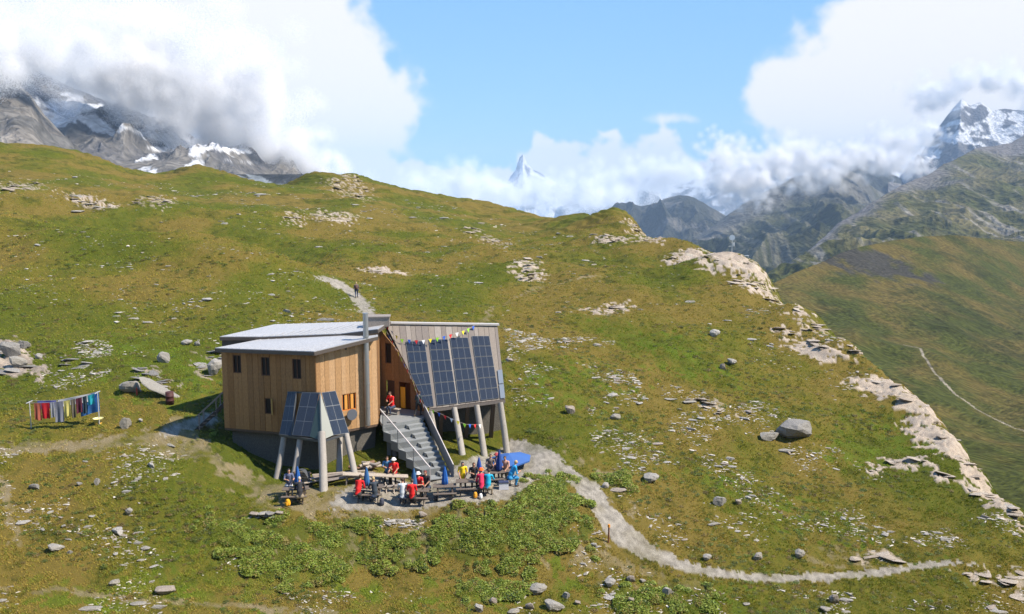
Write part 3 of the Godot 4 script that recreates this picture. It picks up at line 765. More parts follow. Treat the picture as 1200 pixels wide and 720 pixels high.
func mountain(called: String, list: Array, foot_slope: float, foot: float, across: int, deep: int, relief: float, grain: float, bulge: float, paint: Callable, far := true) -> void:
	# a slope from a foot line up to a surveyed crest, carved by ridged noise, with a back side
	var ridge := noise(1.0, 5, called.hash() % 500)
	ridge.fractal_type = FastNoiseLite.FRACTAL_RIDGED
	var lumps := noise(1.0, 4, called.hash() % 500 + 7)
	var v := PackedVector3Array()
	var back := 14
	var total := deep + back
	v.resize(across * total)
	var colours := PackedColorArray(); colours.resize(across * total)
	var u_lo: float = list[0][0]
	var u_hi: float = list[-1][0]
	for j in total:
		for i in across:
			var u := lerpf(u_lo, u_hi, float(i) / (across - 1))
			var c := crest_at(list, u)
			var t := float(j) / (deep - 1)
			var z: float
			var y: float
			if t <= 1.0:
				z = lerpf(foot, c.y, t)
				var q := lerpf(foot_slope, c.x, pow(t, bulge))
				y = EYE.y - z * q
			else:
				z = c.y * (1.0 + (t - 1.0) * 0.8)
				y = EYE.y - c.y * c.x - (z - c.y) * 0.7
			var x := u * z
			var r := ridge.get_noise_3d(x / grain, y / grain * 0.35, z / grain * 0.7)
			var l := lumps.get_noise_2d(x / grain * 0.6, z / grain * 0.6)
			var hold := clampf(t * 5.0, 0.0, 1.0) * clampf(0.12 + absf(1.0 - t) * 2.2, 0.0, 1.0)
			y += relief * hold * (r * 0.9 - 0.25 + l * 0.6)
			var k := j * across + i
			v[k] = Vector3(x, y, -z)
			colours[k] = paint.call(x, y, z, t, r, l)
	var o := put(called, grid_mesh(v, colours, across, total), rock_material() if far else pasture_material())
	o.set_meta("kind", "structure")


func pasture_material() -> StandardMaterial3D:
	var m := mat("pasture", Color.WHITE, 0.95, 0.0, speckle("crag", 0.045, 6, 0.55, 1.0, 1024), Vector3.ONE / 90.0, 130.0)
	m.vertex_color_use_as_albedo = true
	m.metallic_specular = 0.15
	return m


func rock_material() -> StandardMaterial3D:
	var m := mat("mountainside", Color.WHITE, 0.95, 0.0, speckle("crag", 0.045, 6, 0.55, 1.0, 1024), Vector3.ONE / 420.0, 1500.0)
	m.vertex_color_use_as_albedo = true
	m.metallic_specular = 0.15
	return m


func build_far_land() -> void:
	var n := noise(1.0, 4, 71)
	var streak := noise(1.0, 4, 72)
	var grey_snow := func(x, y, z, t, r, l):
		var c := Color(0.13, 0.13, 0.14).lerp(Color(0.24, 0.225, 0.20), clampf(0.5 + 1.4 * n.get_noise_3d(x / 160.0, y / 160.0, z / 160.0), 0, 1))
		var s: float = streak.get_noise_2d(x / 120.0 + y / 95.0, y / 240.0 - x / 400.0) + 0.30 * n.get_noise_2d(x / 35.0, y / 35.0)
		return c.lerp(Color(0.80, 0.82, 0.86), smoothstep(0.02, 0.12, s - 0.25 * r + 0.05))
	mountain("rocky_mountain", CREST_LEFT_ROCK, -0.01, 1500.0, 420, 200, 90.0, 420.0, 0.8, grey_snow)
	var pale_rock := func(x, y, z, t, r, l):
		var c := Color(0.17, 0.165, 0.155).lerp(Color(0.40, 0.36, 0.31), clampf(0.75 + 1.8 * l - 0.9 * r, 0, 1))
		return c * (1.0 + 0.3 * n.get_noise_3d(x / 40.0, y / 40.0, z / 40.0))
	mountain("rocky_spur", CREST_LEFT_SPUR, 0.0, 1000.0, 220, 120, 40.0, 260.0, 0.8, pale_rock)
	var forest := func(x, y, z, t, r, l):
		var c := Color(0.040, 0.050, 0.020).lerp(Color(0.105, 0.105, 0.045), clampf(0.5 + 1.5 * n.get_noise_3d(x / 260.0, y / 200.0, z / 260.0), 0, 1))
		var gully: float = streak.get_noise_2d(x / 70.0, y / 900.0)
		c = c.lerp(Color(0.20, 0.19, 0.14), smoothstep(0.12, 0.38, gully) * 0.7)
		return c.lerp(Color(0.19, 0.185, 0.17), smoothstep(0.72, 0.95, t + 0.35 * r + 0.25 * l) * 0.8)
	mountain("valley_mountain", CREST_VALLEY_WALL, 0.14, 1900.0, 420, 220, 170.0, 700.0, 0.75, forest)
	var crags := func(x, y, z, t, r, l):
		var c := Color(0.055, 0.06, 0.045).lerp(Color(0.26, 0.24, 0.21), clampf(0.2 + 1.7 * n.get_noise_3d(x / 220.0, y / 160.0, z / 220.0) - 0.5 * r, 0, 1))
		return c
	mountain("craggy_mountain", CREST_BLUE_PEAK, 0.10, 3900.0, 300, 160, 220.0, 800.0, 0.7, crags)
	mountain("dark_shoulder", CREST_DARK_SHOULDER, 0.05, 5200.0, 220, 90, 160.0, 900.0, 0.8, crags)
	var alp := func(x, y, z, t, r, l):
		var p: float = n.get_noise_3d(x / 240.0, y / 120.0, z / 240.0)
		var c := Color(0.105, 0.110, 0.035).lerp(Color(0.175, 0.155, 0.070), clampf(0.5 + 1.6 * p, 0, 1))
		var s: float = streak.get_noise_2d(x / 60.0 + y / 200.0, y / 300.0)
		c = c.lerp(Color(0.33, 0.31, 0.27), smoothstep(0.20, 0.42, s + 0.3 * p) * 0.75)
		c = c.lerp(Color(0.045, 0.055, 0.020), smoothstep(0.18, 0.35, n.get_noise_2d(x / 90.0, z / 90.0)) * 0.6)
		return c.lerp(Color(0.22, 0.21, 0.20), smoothstep(0.78, 1.0, t + 0.4 * l))
	mountain("alpine_slope", CREST_LONG_SPUR, 0.125, 1150.0, 460, 240, 62.0, 420.0, 0.85, alp)
	var snowy := func(x, y, z, t, r, l):
		var c := Color(0.14, 0.14, 0.15).lerp(Color(0.27, 0.25, 0.23), clampf(0.5 + 1.5 * l, 0, 1))
		var s: float = n.get_noise_3d(x / 230.0, y / 150.0, z / 230.0) + 0.5 * streak.get_noise_2d(x / 200.0 - y / 150.0, y / 300.0)
		return c.lerp(Color(0.82, 0.84, 0.87), smoothstep(-0.05, 0.12, s + (t - 0.72) * 0.9))
	mountain("snow_peak", CREST_SNOW_PEAK, 0.02, 5400.0, 300, 170, 260.0, 900.0, 0.9, snowy)
	var glacier := func(x, y, z, t, r, l):
		var s: float = n.get_noise_3d(x / 420.0, y / 260.0, z / 420.0)
		return Color(0.22, 0.22, 0.24).lerp(Color(0.84, 0.86, 0.89), smoothstep(-0.2, 0.04, s + 0.3 * r - 0.05))
	mountain("glacier_peak", CREST_FAR_SNOW, 0.01, 9500.0, 160, 90, 260.0, 1500.0, 0.9, glacier)
	mountain("snow_horn", CREST_FAR_HORN, 0.05, 12000.0, 200, 90, 330.0, 1700.0, 1.0, glacier)
	mountain("snow_range", CREST_FAR_RANGE, 0.05, 10500.0, 240, 80, 280.0, 1700.0, 0.9, snowy)
	var pasture := func(x, y, z, t, r, l):
		var p: float = n.get_noise_2d(x / 75.0, z / 75.0)
		var q: float = n.get_noise_2d(x / 14.0, z / 14.0)
		var c := Color(0.080, 0.092, 0.022).lerp(Color(0.160, 0.125, 0.038), clampf(0.35 + 1.5 * p + 0.35 * q + 0.5 * (t - 0.6), 0, 1))
		c = c.lerp(Color(0.045, 0.055, 0.018), smoothstep(0.1, 0.45, l + 0.4 * q) * 0.7)
		var cliff := Vector2((x - CLIFF[0]) / 62.0, (-z - CLIFF[1]) / 45.0).length()
		c = c.lerp(Color(0.075, 0.072, 0.060), smoothstep(1.15, 0.55, cliff + 0.9 * streak.get_noise_2d(x / 22.0, z / 30.0)))
		for i in range(0, VALLEY_TRACK.size() - 2, 2):
			var near := Geometry2D.get_closest_point_to_segment(Vector2(x, -z), Vector2(VALLEY_TRACK[i], VALLEY_TRACK[i + 1]), Vector2(VALLEY_TRACK[i + 2], VALLEY_TRACK[i + 3]))
			if near.distance_squared_to(Vector2(x, -z)) < 0.8: return Color(0.33, 0.295, 0.23)
		return c
	mountain("valley_hill", CREST_VALLEY_HILL, 0.42, 230.0, 460, 300, 6.0, 130.0, 0.62, pasture, false)
	# unseen hillside round behind the camera, added to block sky light from below
	var v := PackedVector3Array()
	var colours := PackedColorArray()
	var radii := [14.0, 40.0, 90.0, 200.0, 430.0, 900.0, 1900.0, 4200.0, 9000.0]
	var around := 72
	for j in radii.size():
		for i in around + 1:
			var a := deg_to_rad(42.0 + 276.0 * i / around)
			var r: float = radii[j]
			var y := 16.0 - 0.10 * r if r < 500.0 else -30.0 - 0.03 * r
			y += r * 0.05 * n.get_noise_2d(sin(a) * 6.0 + j * 0.3, cos(a) * 6.0)
			v.append(Vector3(sin(a) * r, y, -cos(a) * r))
			var w := 0.5 + n.get_noise_2d(a * 9.0, j)
			var c := Color(0.15, 0.14, 0.025).lerp(Color(0.09, 0.11, 0.02), w)
			colours.append(c)
	var o := put("hillside", grid_mesh(v, colours, around + 1, radii.size()), rock_material())
	o.set_meta("kind", "structure")


func build_clouds() -> void:
	# clouds that hang on the mountains: swarms of small white flakes, thick inside and thin at the rim
	var st := start()
	var own := RandomNumberGenerator.new()
	own.seed = 11
	for k in 3600:
		var d := Vector3(own.randfn(), own.randfn(), own.randfn()).limit_length(2.2) * 0.45
		var turn := Basis(Vector3(own.randfn(), own.randfn(), own.randfn()).normalized(), own.randf() * TAU)
		tri(st, d + turn * Vector3(-0.013, -0.0075, 0), d + turn * Vector3(0.013, -0.0075, 0), d + turn * Vector3(0, 0.015, 0))
	var flakes := finish(st)
	var white := mat("cloud", Color(0.93, 0.93, 0.94), 1.0)
	white.metallic_specular = 0.0
	white.backlight_enabled = true
	white.backlight = Color(1, 1, 1)
	flakes.surface_set_material(0, white)
	for bank in CLOUD_BANKS:
		var n := noise(1.0, 4, 81)
		var spots: Array[Transform3D] = []
		for b in bank:
			var size: float = b[5] * b[3]
			var room := int(pow(1.0, 1.0) * b[3] * b[4] * PI / (size * size) * (6.0 if b[2] > -2200.0 else 3.8))
			for k in room:
				var p := Vector3(own.randfn(), own.randfn(), own.randfn()) * 0.5
				var veil := k % 6 == 0
				if veil: p = (p * 1.3).limit_length(1.25)
				elif p.length_squared() > 1.0: continue
				var at := Vector3(b[0] + p.x * b[3], b[1] + p.y * b[4], b[2] + p.z * b[4] * 0.3)
				var g := b[4] * 0.8 as float
				if not veil and n.get_noise_3d(at.x / g, at.y / g, at.z / g) * 1.5 + 0.45 < p.length_squared() * 1.1: continue
				var s := size * own.randf_range(0.6, 1.4)
				spots.append(Transform3D(Basis(Vector3(own.randfn(), own.randfn(), own.randfn()).normalized(), own.randf() * TAU).scaled(Vector3(s, s, s)), at))
		var mm := MultiMesh.new()
		mm.transform_format = MultiMesh.TRANSFORM_3D
		mm.mesh = flakes
		mm.instance_count = spots.size()
		for k in spots.size(): mm.set_instance_transform(k, spots[k])
		var o := MultiMeshInstance3D.new()
		o.name = numbered("cloud")
		o.multimesh = mm
		add_child(o)
		o.set_meta("kind", "stuff")


# ---------------------------------------------------------------- the hut
const L0 := Vector3(-20.54, 2.7, -62.22)
const K := Vector3(-13.47, 2.7, -60.26)
const R := Vector3(-9.72, 2.7, -63.25)
const P0 := Vector3(-10.2, 2.7, -67.83)
const P1 := Vector3(-6.2, 2.7, -66.03)
const FACE := [Vector3(-9.78, 9.2, -68.55), Vector3(-1.15, 8.8, -70.22), Vector3(-0.51, 3.9, -65.87), Vector3(-8.53, 3.4, -63.67)]


func face(s: float, t: float) -> Vector3:
	return (FACE[0] as Vector3).lerp(FACE[1], s).lerp((FACE[3] as Vector3).lerp(FACE[2], s), t)


func face_out() -> Vector3:
	return (FACE[1] - FACE[0] as Vector3).cross(FACE[3] - FACE[0]).normalized() * -1.0


func part(called: String, parent: Node) -> Node3D:
	var o := Node3D.new()
	o.name = called
	parent.add_child(o, true)
	return o


func plank_wall(parent: Node, a: Vector3, b: Vector3, top_a: float, top_b: float, openings: Array, out: Vector3, woods: Array, wide := 0.40) -> void:
	# upright boards from a to b, cut where there are openings [from, to, low, high]
	var length := Vector2(a.x, a.z).distance_to(Vector2(b.x, b.z))
	var cuts := [0.0, length]
	for o in openings: cuts += [o[0], o[1]]
	cuts.sort()
	var edges := []
	for i in cuts.size() - 1:
		var span: float = cuts[i + 1] - cuts[i]
		if span < 0.02: continue
		var n := maxi(1, roundi(span / wide))
		var at: float = cuts[i]
		for k in n:
			edges.append(at)
			at += span / n * (1.0 if k == n - 1 else rng.randf_range(0.78, 1.22))
	edges.append(length)
	var along := (b - a) / length
	along.y = (b.y - a.y) / length
	for i in edges.size() - 1:
		var s0: float = edges[i] + 0.008
		var s1: float = edges[i + 1] - 0.008
		if s1 - s0 < 0.03: continue
		var mid := (s0 + s1) / 2.0
		var spans := [[0.0, 99.0]]
		for o in openings:
			if mid > o[0] and mid < o[1]:
				var kept := []
				for p in spans:
					if o[2] - a.y > p[0]: kept.append([p[0], minf(p[1], o[2] - a.y)])
					if o[3] - a.y < p[1]: kept.append([maxf(p[0], o[3] - a.y), p[1]])
				spans = kept
		var proud := out * rng.randf_range(0.0, 0.022)
		for p in spans:
			var h0 := minf(p[1], lerpf(top_a, top_b, s0 / length) - a.y)
			var h1 := minf(p[1], lerpf(top_a, top_b, s1 / length) - a.y)
			if h0 - p[0] < 0.02 or h1 - p[0] < 0.02: continue
			var st := start()
			var q0 := a + along * s0 + proud
			var q1 := a + along * s1 + proud
			var y := Vector3(0, p[0], 0)
			var back := out * -0.07
			block(st, [q0 + back + y, q1 + back + y, q1 + y, q0 + y, q0 + back + Vector3(0, h0, 0), q1 + back + Vector3(0, h1, 0), q1 + Vector3(0, h1, 0), q0 + Vector3(0, h0, 0)])
			put("plank", finish(st), woods[rng.randi() % woods.size()], parent)


func window(parent: Node, a: Vector3, along: Vector3, out: Vector3, o: Array, frame: Material, glass: Material, bar := true, depth := 0.11) -> Node3D:
	# a frame, a set-back pane and the bar between two casements
	var w := part("window", parent)
	var p: Vector3 = a + along * o[0] + Vector3(0, o[2] - a.y, 0)
	var x: Vector3 = along * (o[1] - o[0])
	var y := Vector3(0, o[3] - o[2], 0)
	var st := start()
	sheet(st, p - out * depth, p + x - out * depth, p + x + y - out * depth, p + y - out * depth, 0.02)
	put("pane", finish(st), glass, w)
	st = start()
	var t := 0.055
	var f: Vector3 = -out * (depth * 0.55)
	beam(st, p + f + along * t / 2, p + f + y + along * t / 2, t, depth * 0.7, out)
	beam(st, p + x + f - along * t / 2, p + x + f + y - along * t / 2, t, depth * 0.7, out)
	beam(st, p + f + Vector3(0, t / 2, 0) + along * t, p + x + f + Vector3(0, t / 2, 0) - along * t, depth * 0.7, t)
	beam(st, p + f + y - Vector3(0, t / 2, 0) + along * t, p + x + f + y - Vector3(0, t / 2, 0) - along * t, depth * 0.7, t)
	if bar: beam(st, p + x * 0.5 + f + Vector3(0, t, 0), p + x * 0.5 + y + f - Vector3(0, t, 0), t * 0.8, depth * 0.5, out)
	put("frame", finish(st), frame, w)
	return w


func build_hut() -> void:
	var hut := thing("mountain_hut", "timber mountain hut on stilts with grey roof and solar clad wing", "hut")
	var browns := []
	for i in 5: browns.append(wood("board_shaded%d" % i, [Color(0.42, 0.215, 0.075), Color(0.36, 0.18, 0.06), Color(0.46, 0.245, 0.092), Color(0.39, 0.205, 0.078), Color(0.34, 0.175, 0.064)][i]))  # darker tones: the shade of the front wall is put into the wood colour
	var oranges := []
	for i in 5: oranges.append(wood("board_sunlit%d" % i, [Color(0.60, 0.345, 0.150), Color(0.66, 0.39, 0.18), Color(0.54, 0.30, 0.125), Color(0.70, 0.43, 0.215), Color(0.57, 0.335, 0.15)][i]))  # brighter copies: sunlight on the right wall is put into the wood colour
	var greys := []
	for i in 5: greys.append(wood("grey_board%d" % i, [Color(0.30, 0.255, 0.215), Color(0.36, 0.31, 0.265), Color(0.26, 0.22, 0.19), Color(0.33, 0.275, 0.225), Color(0.40, 0.35, 0.30)][i]))
	var dark := wood("dark_timber", Color(0.15, 0.10, 0.07))
	var dark_glass := mat("window_glass", Color(0.02, 0.018, 0.018), 0.3)
	dark_glass.metallic_specular = 0.25
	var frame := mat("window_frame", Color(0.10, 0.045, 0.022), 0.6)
	var stone := mat("plinth_stone", Color(0.36, 0.335, 0.29), 0.9, 0.0, speckle("masonry", 0.12, 3, 0.25, 1.0), Vector3(0.6, 0.9, 0.6), 5.0)
	var zinc := mat("roof_zinc", Color(0.46, 0.46, 0.465), 0.5, 0.0, speckle("zinc", 0.05, 3, 0.82, 1.0), Vector3(0.35, 0.35, 0.35))
	var out_left := Vector3(L0.z - K.z, 0, K.x - L0.x).normalized()
	var out_right := Vector3(K.z - R.z, 0, R.x - K.x).normalized()
	# solid core behind the boards, and the stone plinth below
	var plan := [L0, K, R, P0, Vector3(-9.7, 2.7, -68.6), Vector3(-18.1, 2.7, -68.9), Vector3(-20.9, 2.7, -65.0), Vector3(-18.5, 2.7, -64.7)]
	var flat := PackedVector2Array()
	for p in plan: flat.append(Vector2(p.x, p.z))
	var tops := [8.42, 8.52, 9.05, 9.2, 9.2, 8.85, 8.6, 8.6]
	var inner: PackedVector2Array = Geometry2D.offset_polygon(flat, -0.22)[0]
	var st := start()
	var top := []
	for p in inner: top.append(Vector3(p.x, 8.4, p.y))
	slab(st, top, 5.65)
	put("inner_wall", finish(st), dark, hut)
	var base: PackedVector2Array = Geometry2D.offset_polygon(flat, -0.28)[0]
	top = []
	for p in base: top.append(Vector3(p.x, 2.72, p.y))
	st = start()
	slab(st, top, 3.6)
	put("stone_plinth", finish(st), stone, hut)
	st = start()
	top = []
	for p in plan: top.append(Vector3(p.x, 2.69, p.z))
	slab(st, top, 0.16)
	put("floor_slab", finish(st), dark, hut)
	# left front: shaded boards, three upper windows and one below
	var along := (K - L0).normalized()
	var wins := [[0.90, 1.56, 6.75, 8.05], [3.14, 3.82, 6.68, 8.02], [5.56, 6.24, 6.60, 8.02], [3.30, 3.80, 3.95, 5.1]]
	var wall := part("front_wall", hut)
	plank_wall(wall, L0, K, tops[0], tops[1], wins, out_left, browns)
	for i in 4:
		var w := window(hut, L0, along, out_left, wins[i], frame, dark_glass, i != 3)
	st = start()
	var hinge := L0 + along * 3.82 + Vector3(0, 1.25, 0) + out_left * 0.02
	box(st, hinge + along * 0.10 + Vector3(0, 0.58, 0) + out_left * 0.10, Vector3(0.05, 1.15, 0.34), Basis.looking_at(out_left.rotated(Vector3.UP, 0.7)))
	put("shutter", finish(st), mat("ochre_shutter", Color(0.42, 0.27, 0.08), 0.6), hut)
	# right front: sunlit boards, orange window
	along = (R - K).normalized()
	var right_win := [1.95, 3.05, 4.10, 5.30]
	wall = part("sunny_wall", hut)
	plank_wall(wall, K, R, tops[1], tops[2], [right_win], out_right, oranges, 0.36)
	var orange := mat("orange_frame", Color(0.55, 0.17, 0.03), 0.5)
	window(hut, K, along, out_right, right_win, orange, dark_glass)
	st = start()
	for x in [0.32, 0.8]: box(st, K + along * (1.95 + x) + Vector3(0, 2.0, 0) - out_right * 0.05, Vector3(0.22, 1.05, 0.02), Basis(along, Vector3.UP, out_right))
	put("curtain", finish(st), mat("curtain", Color(0.62, 0.28, 0.05), 0.9), hut)
	st = start()
	beam(st, K + out_right * 0.035 + out_left * 0.035 + Vector3(0, -0.02, 0), K + out_right * 0.035 + out_left * 0.035 + Vector3(0, 5.8, 0), 0.07, 0.07)
	put("corner_post", finish(st), browns[1], hut)
	# return wall and entrance wall
	plank_wall(wall, R, P0, tops[2], 9.2, [[0.5, 1.3, 2.9, 5.0]], Vector3(R.z - P0.z, 0, P0.x - R.x).normalized() , browns, 0.4)
	var out_in := Vector3(P0.z - P1.z, 0, P1.x - P0.x).normalized()
	along = (P1 - P0).normalized()
	var ways := [[0.55, 1.30, 2.7, 5.0], [1.72, 2.70, 2.7, 4.95], [0.50, 1.06, 6.3, 7.9]]
	wall = part("entrance_wall", hut)
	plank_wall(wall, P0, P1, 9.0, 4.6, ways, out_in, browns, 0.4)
	window(hut, P0, along, out_in, ways[2], frame, dark_glass, false)
	st = start()
	for o in [ways[0], ways[1]]:
		box(st, P0 + along * ((o[0] + o[1]) / 2.0) + Vector3(0, 1.2, 0) - out_in * 1.2, Vector3(o[1] - o[0] + 0.5, 2.6, 0.05), Basis(along, Vector3.UP, out_in))
	box(st, P0 + along * 1.51 + Vector3(0, 1.2, 0) - out_in * 0.65, Vector3(0.08, 2.6, 1.1), Basis(along, Vector3.UP, out_in))
	box(st, P0 + along * 3.0 + Vector3(0, 1.2, 0) - out_in * 0.65, Vector3(0.08, 2.6, 1.1), Basis(along, Vector3.UP, out_in))
	put("hallway_wall", finish(st), mat("hallway", Color(0.42, 0.13, 0.03), 0.7), hut)
	st = start()
	box(st, P0 + along * 0.92 + Vector3(0, 1.2, 0) - out_in * 0.16, Vector3(0.72, 2.1, 0.05), Basis(along, Vector3.UP, out_in))
	put("doorway", finish(st), mat("doorway_shade", Color(0.05, 0.025, 0.018), 0.5), hut)  # dark panel across the entrance opening, the shade inside put into its colour
	st = start()
	box(st, P0 + along * 1.96 + Vector3(0, 1.02, 0) - out_in * 0.12, Vector3(0.42, 1.65, 0.05), Basis(along, Vector3.UP, out_in))
	put("yellow_door_leaf", finish(st), mat("yellow_leaf", Color(0.80, 0.38, 0.02), 0.5), hut)
	# roofs
	var roof := part("roof", hut)
	var front := [Vector3(-20.75, 8.62, -61.55), Vector3(-13.42, 8.72, -59.72), Vector3(-9.52, 9.27, -62.75), Vector3(-9.9, 9.20, -64.6), Vector3(-18.0, 8.72, -65.2)]
	st = start()
	slab(st, front, 0.05)
	put("lower_roof", finish(st), zinc, roof)
	var rear := [Vector3(-21.35, 8.92, -64.5), Vector3(-18.24, 8.93, -64.42), Vector3(-12.38, 9.22, -64.05), Vector3(-9.62, 9.66, -63.4), Vector3(-9.4, 9.48, -68.4), Vector3(-18.41, 9.18, -68.6)]
	st = start()
	slab(st, rear, 0.05)
	put("upper_roof", finish(st), zinc, roof)
	var edge := mat("fascia", Color(0.085, 0.068, 0.055), 0.7)
	for poly in [front, rear]:
		for i in poly.size() - 1:
			if poly == front and i > 1: continue
			st = start()
			var d := Vector3(0, -0.175, 0)
			beam(st, poly[i] + d, poly[i + 1] + d, 0.06, 0.24)
			put("fascia", finish(st), edge, roof)
	for k in 14:
		var t := (k + 0.5) / 14.0
		st = start()
		var a: Vector3 = (front[0] as Vector3).lerp(front[1], t)
		var b: Vector3 = (front[4] as Vector3).lerp(front[3], t)
		beam(st, a + Vector3(0, 0.012, 0), a.lerp(b, 0.93) + Vector3(0, 0.012, 0), 0.03, 0.03)
		put("roof_seam", finish(st), zinc, roof)
	for k in 15:
		var t := (k + 0.5) / 15.0
		st = start()
		var a: Vector3 = (rear[1] as Vector3).lerp(rear[2], t * 1.25 - 0.2)
		var b: Vector3 = (rear[5] as Vector3).lerp(rear[4], t)
		beam(st, a + Vector3(0, 0.02, 0), b + Vector3(0, 0.012, 0), 0.03, 0.03)
		put("roof_seam", finish(st), zinc, roof)
	st = start()
	block(st, [Vector3(-12.5, 8.8, -64.15), Vector3(-9.75, 9.0, -63.62), Vector3(-9.72, 9.0, -63.55), Vector3(-12.5, 8.8, -64.08), Vector3(-12.5, 9.12, -64.15), Vector3(-9.75, 9.52, -63.62), Vector3(-9.72, 9.52, -63.55), Vector3(-12.5, 9.12, -64.08)])
	put("clerestory_board", finish(st), oranges[1], hut)
	st = start()
	box(st, Vector3(-20.0, 8.45, -64.62), Vector3(2.5, 0.75, 0.08), Basis(Vector3.UP, -0.03))
	put("side_board", finish(st), edge, hut)
	st = start()
	box(st, Vector3(-10.0, 9.78, -66.3), Vector3(1.65, 0.7, 1.0), Basis(Vector3.UP, 0.1))
	box(st, Vector3(-10.0, 10.17, -66.3), Vector3(1.8, 0.07, 1.15), Basis(Vector3.UP, 0.1))
	put("chimney_box", finish(st), greys[1], roof)
	# flue
	var steel := mat("flue_steel", Color(0.40, 0.40, 0.39), 0.38, 0.75)
	var flue := part("flue", hut)
	st = start()
	var fx := Vector3(-10.32, 0, -62.35)
	tube(st, [fx + Vector3(0, 2.85, 0), fx + Vector3(0, 10.96, 0)], [0.19, 0.19], 16)
	put("pipe", finish(st), steel, flue)
	for y in [4.2, 5.9, 7.6, 9.3]:
		st = start()
		tube(st, [fx + Vector3(0, y - 0.04, 0), fx + Vector3(0, y + 0.04, 0)], [0.215, 0.215], 16)
		put("joint_ring", finish(st), steel, flue)
	st = start()
	box(st, Vector3(-11.66, 8.62, -61.72), Vector3(0.14, 0.34, 0.14), Basis(Vector3.UP, 0.6))
	put("wall_lamp", finish(st), dark, hut)
	st = start()
	var disc := Vector3(-11.30, 3.83, -61.58)
	tube(st, [disc, disc + out_right * 0.05], [0.40, 0.40], 20)
	put("round_shutter", finish(st), mat("slate_disc", Color(0.10, 0.11, 0.13), 0.6), hut)
	build_wing(hut, greys, dark, stone, browns)
	build_panel_bay()
	build_stairs()


func solar_module(parent: Node, a: Vector3, b: Vector3, c: Vector3, d: Vector3, columns: int, rows: int) -> void:
	# a, b along the top, c, d along the bottom; a frame with its cells laid on it
	var rail := mat("module_frame", Color(0.17, 0.18, 0.185), 0.5, 0.2)
	var cell := mat("solar_cell", Color(0.022, 0.034, 0.060), 0.28, 0.0, speckle("cells", 0.03, 3, 0.7, 1.0), Vector3(0.8, 0.8, 0.8))
	cell.metallic_specular = 0.45
	var n := (c - a).cross(b - a).normalized()
	if n.z < 0.0: n = -n
	d -= n * (d - a).dot(n)
	var st := start()
	var back := n * -0.03
	block(st, [a + back, b + back, c + back, d + back, a, b, c, d])
	var m := put("solar_panel", finish(st), rail, parent)
	var shared := start()
	for i in columns:
		for j in rows:
			var s0 := (i + 0.022 * (1.0 if i else 2.0)) / columns
			var s1 := (i + 1.0 - 0.022 * (1.0 if i < columns - 1 else 2.0)) / columns
			var t0 := (j + 0.018) / rows
			var t1 := (j + 0.982) / rows
			var at := func(s: float, t: float) -> Vector3: return a.lerp(b, s).lerp(d.lerp(c, s), t) + n * 0.006
			quad(shared, at.call(s0, t0), at.call(s1, t0), at.call(s1, t1), at.call(s0, t1))
	put("cell", finish(shared), cell, m)


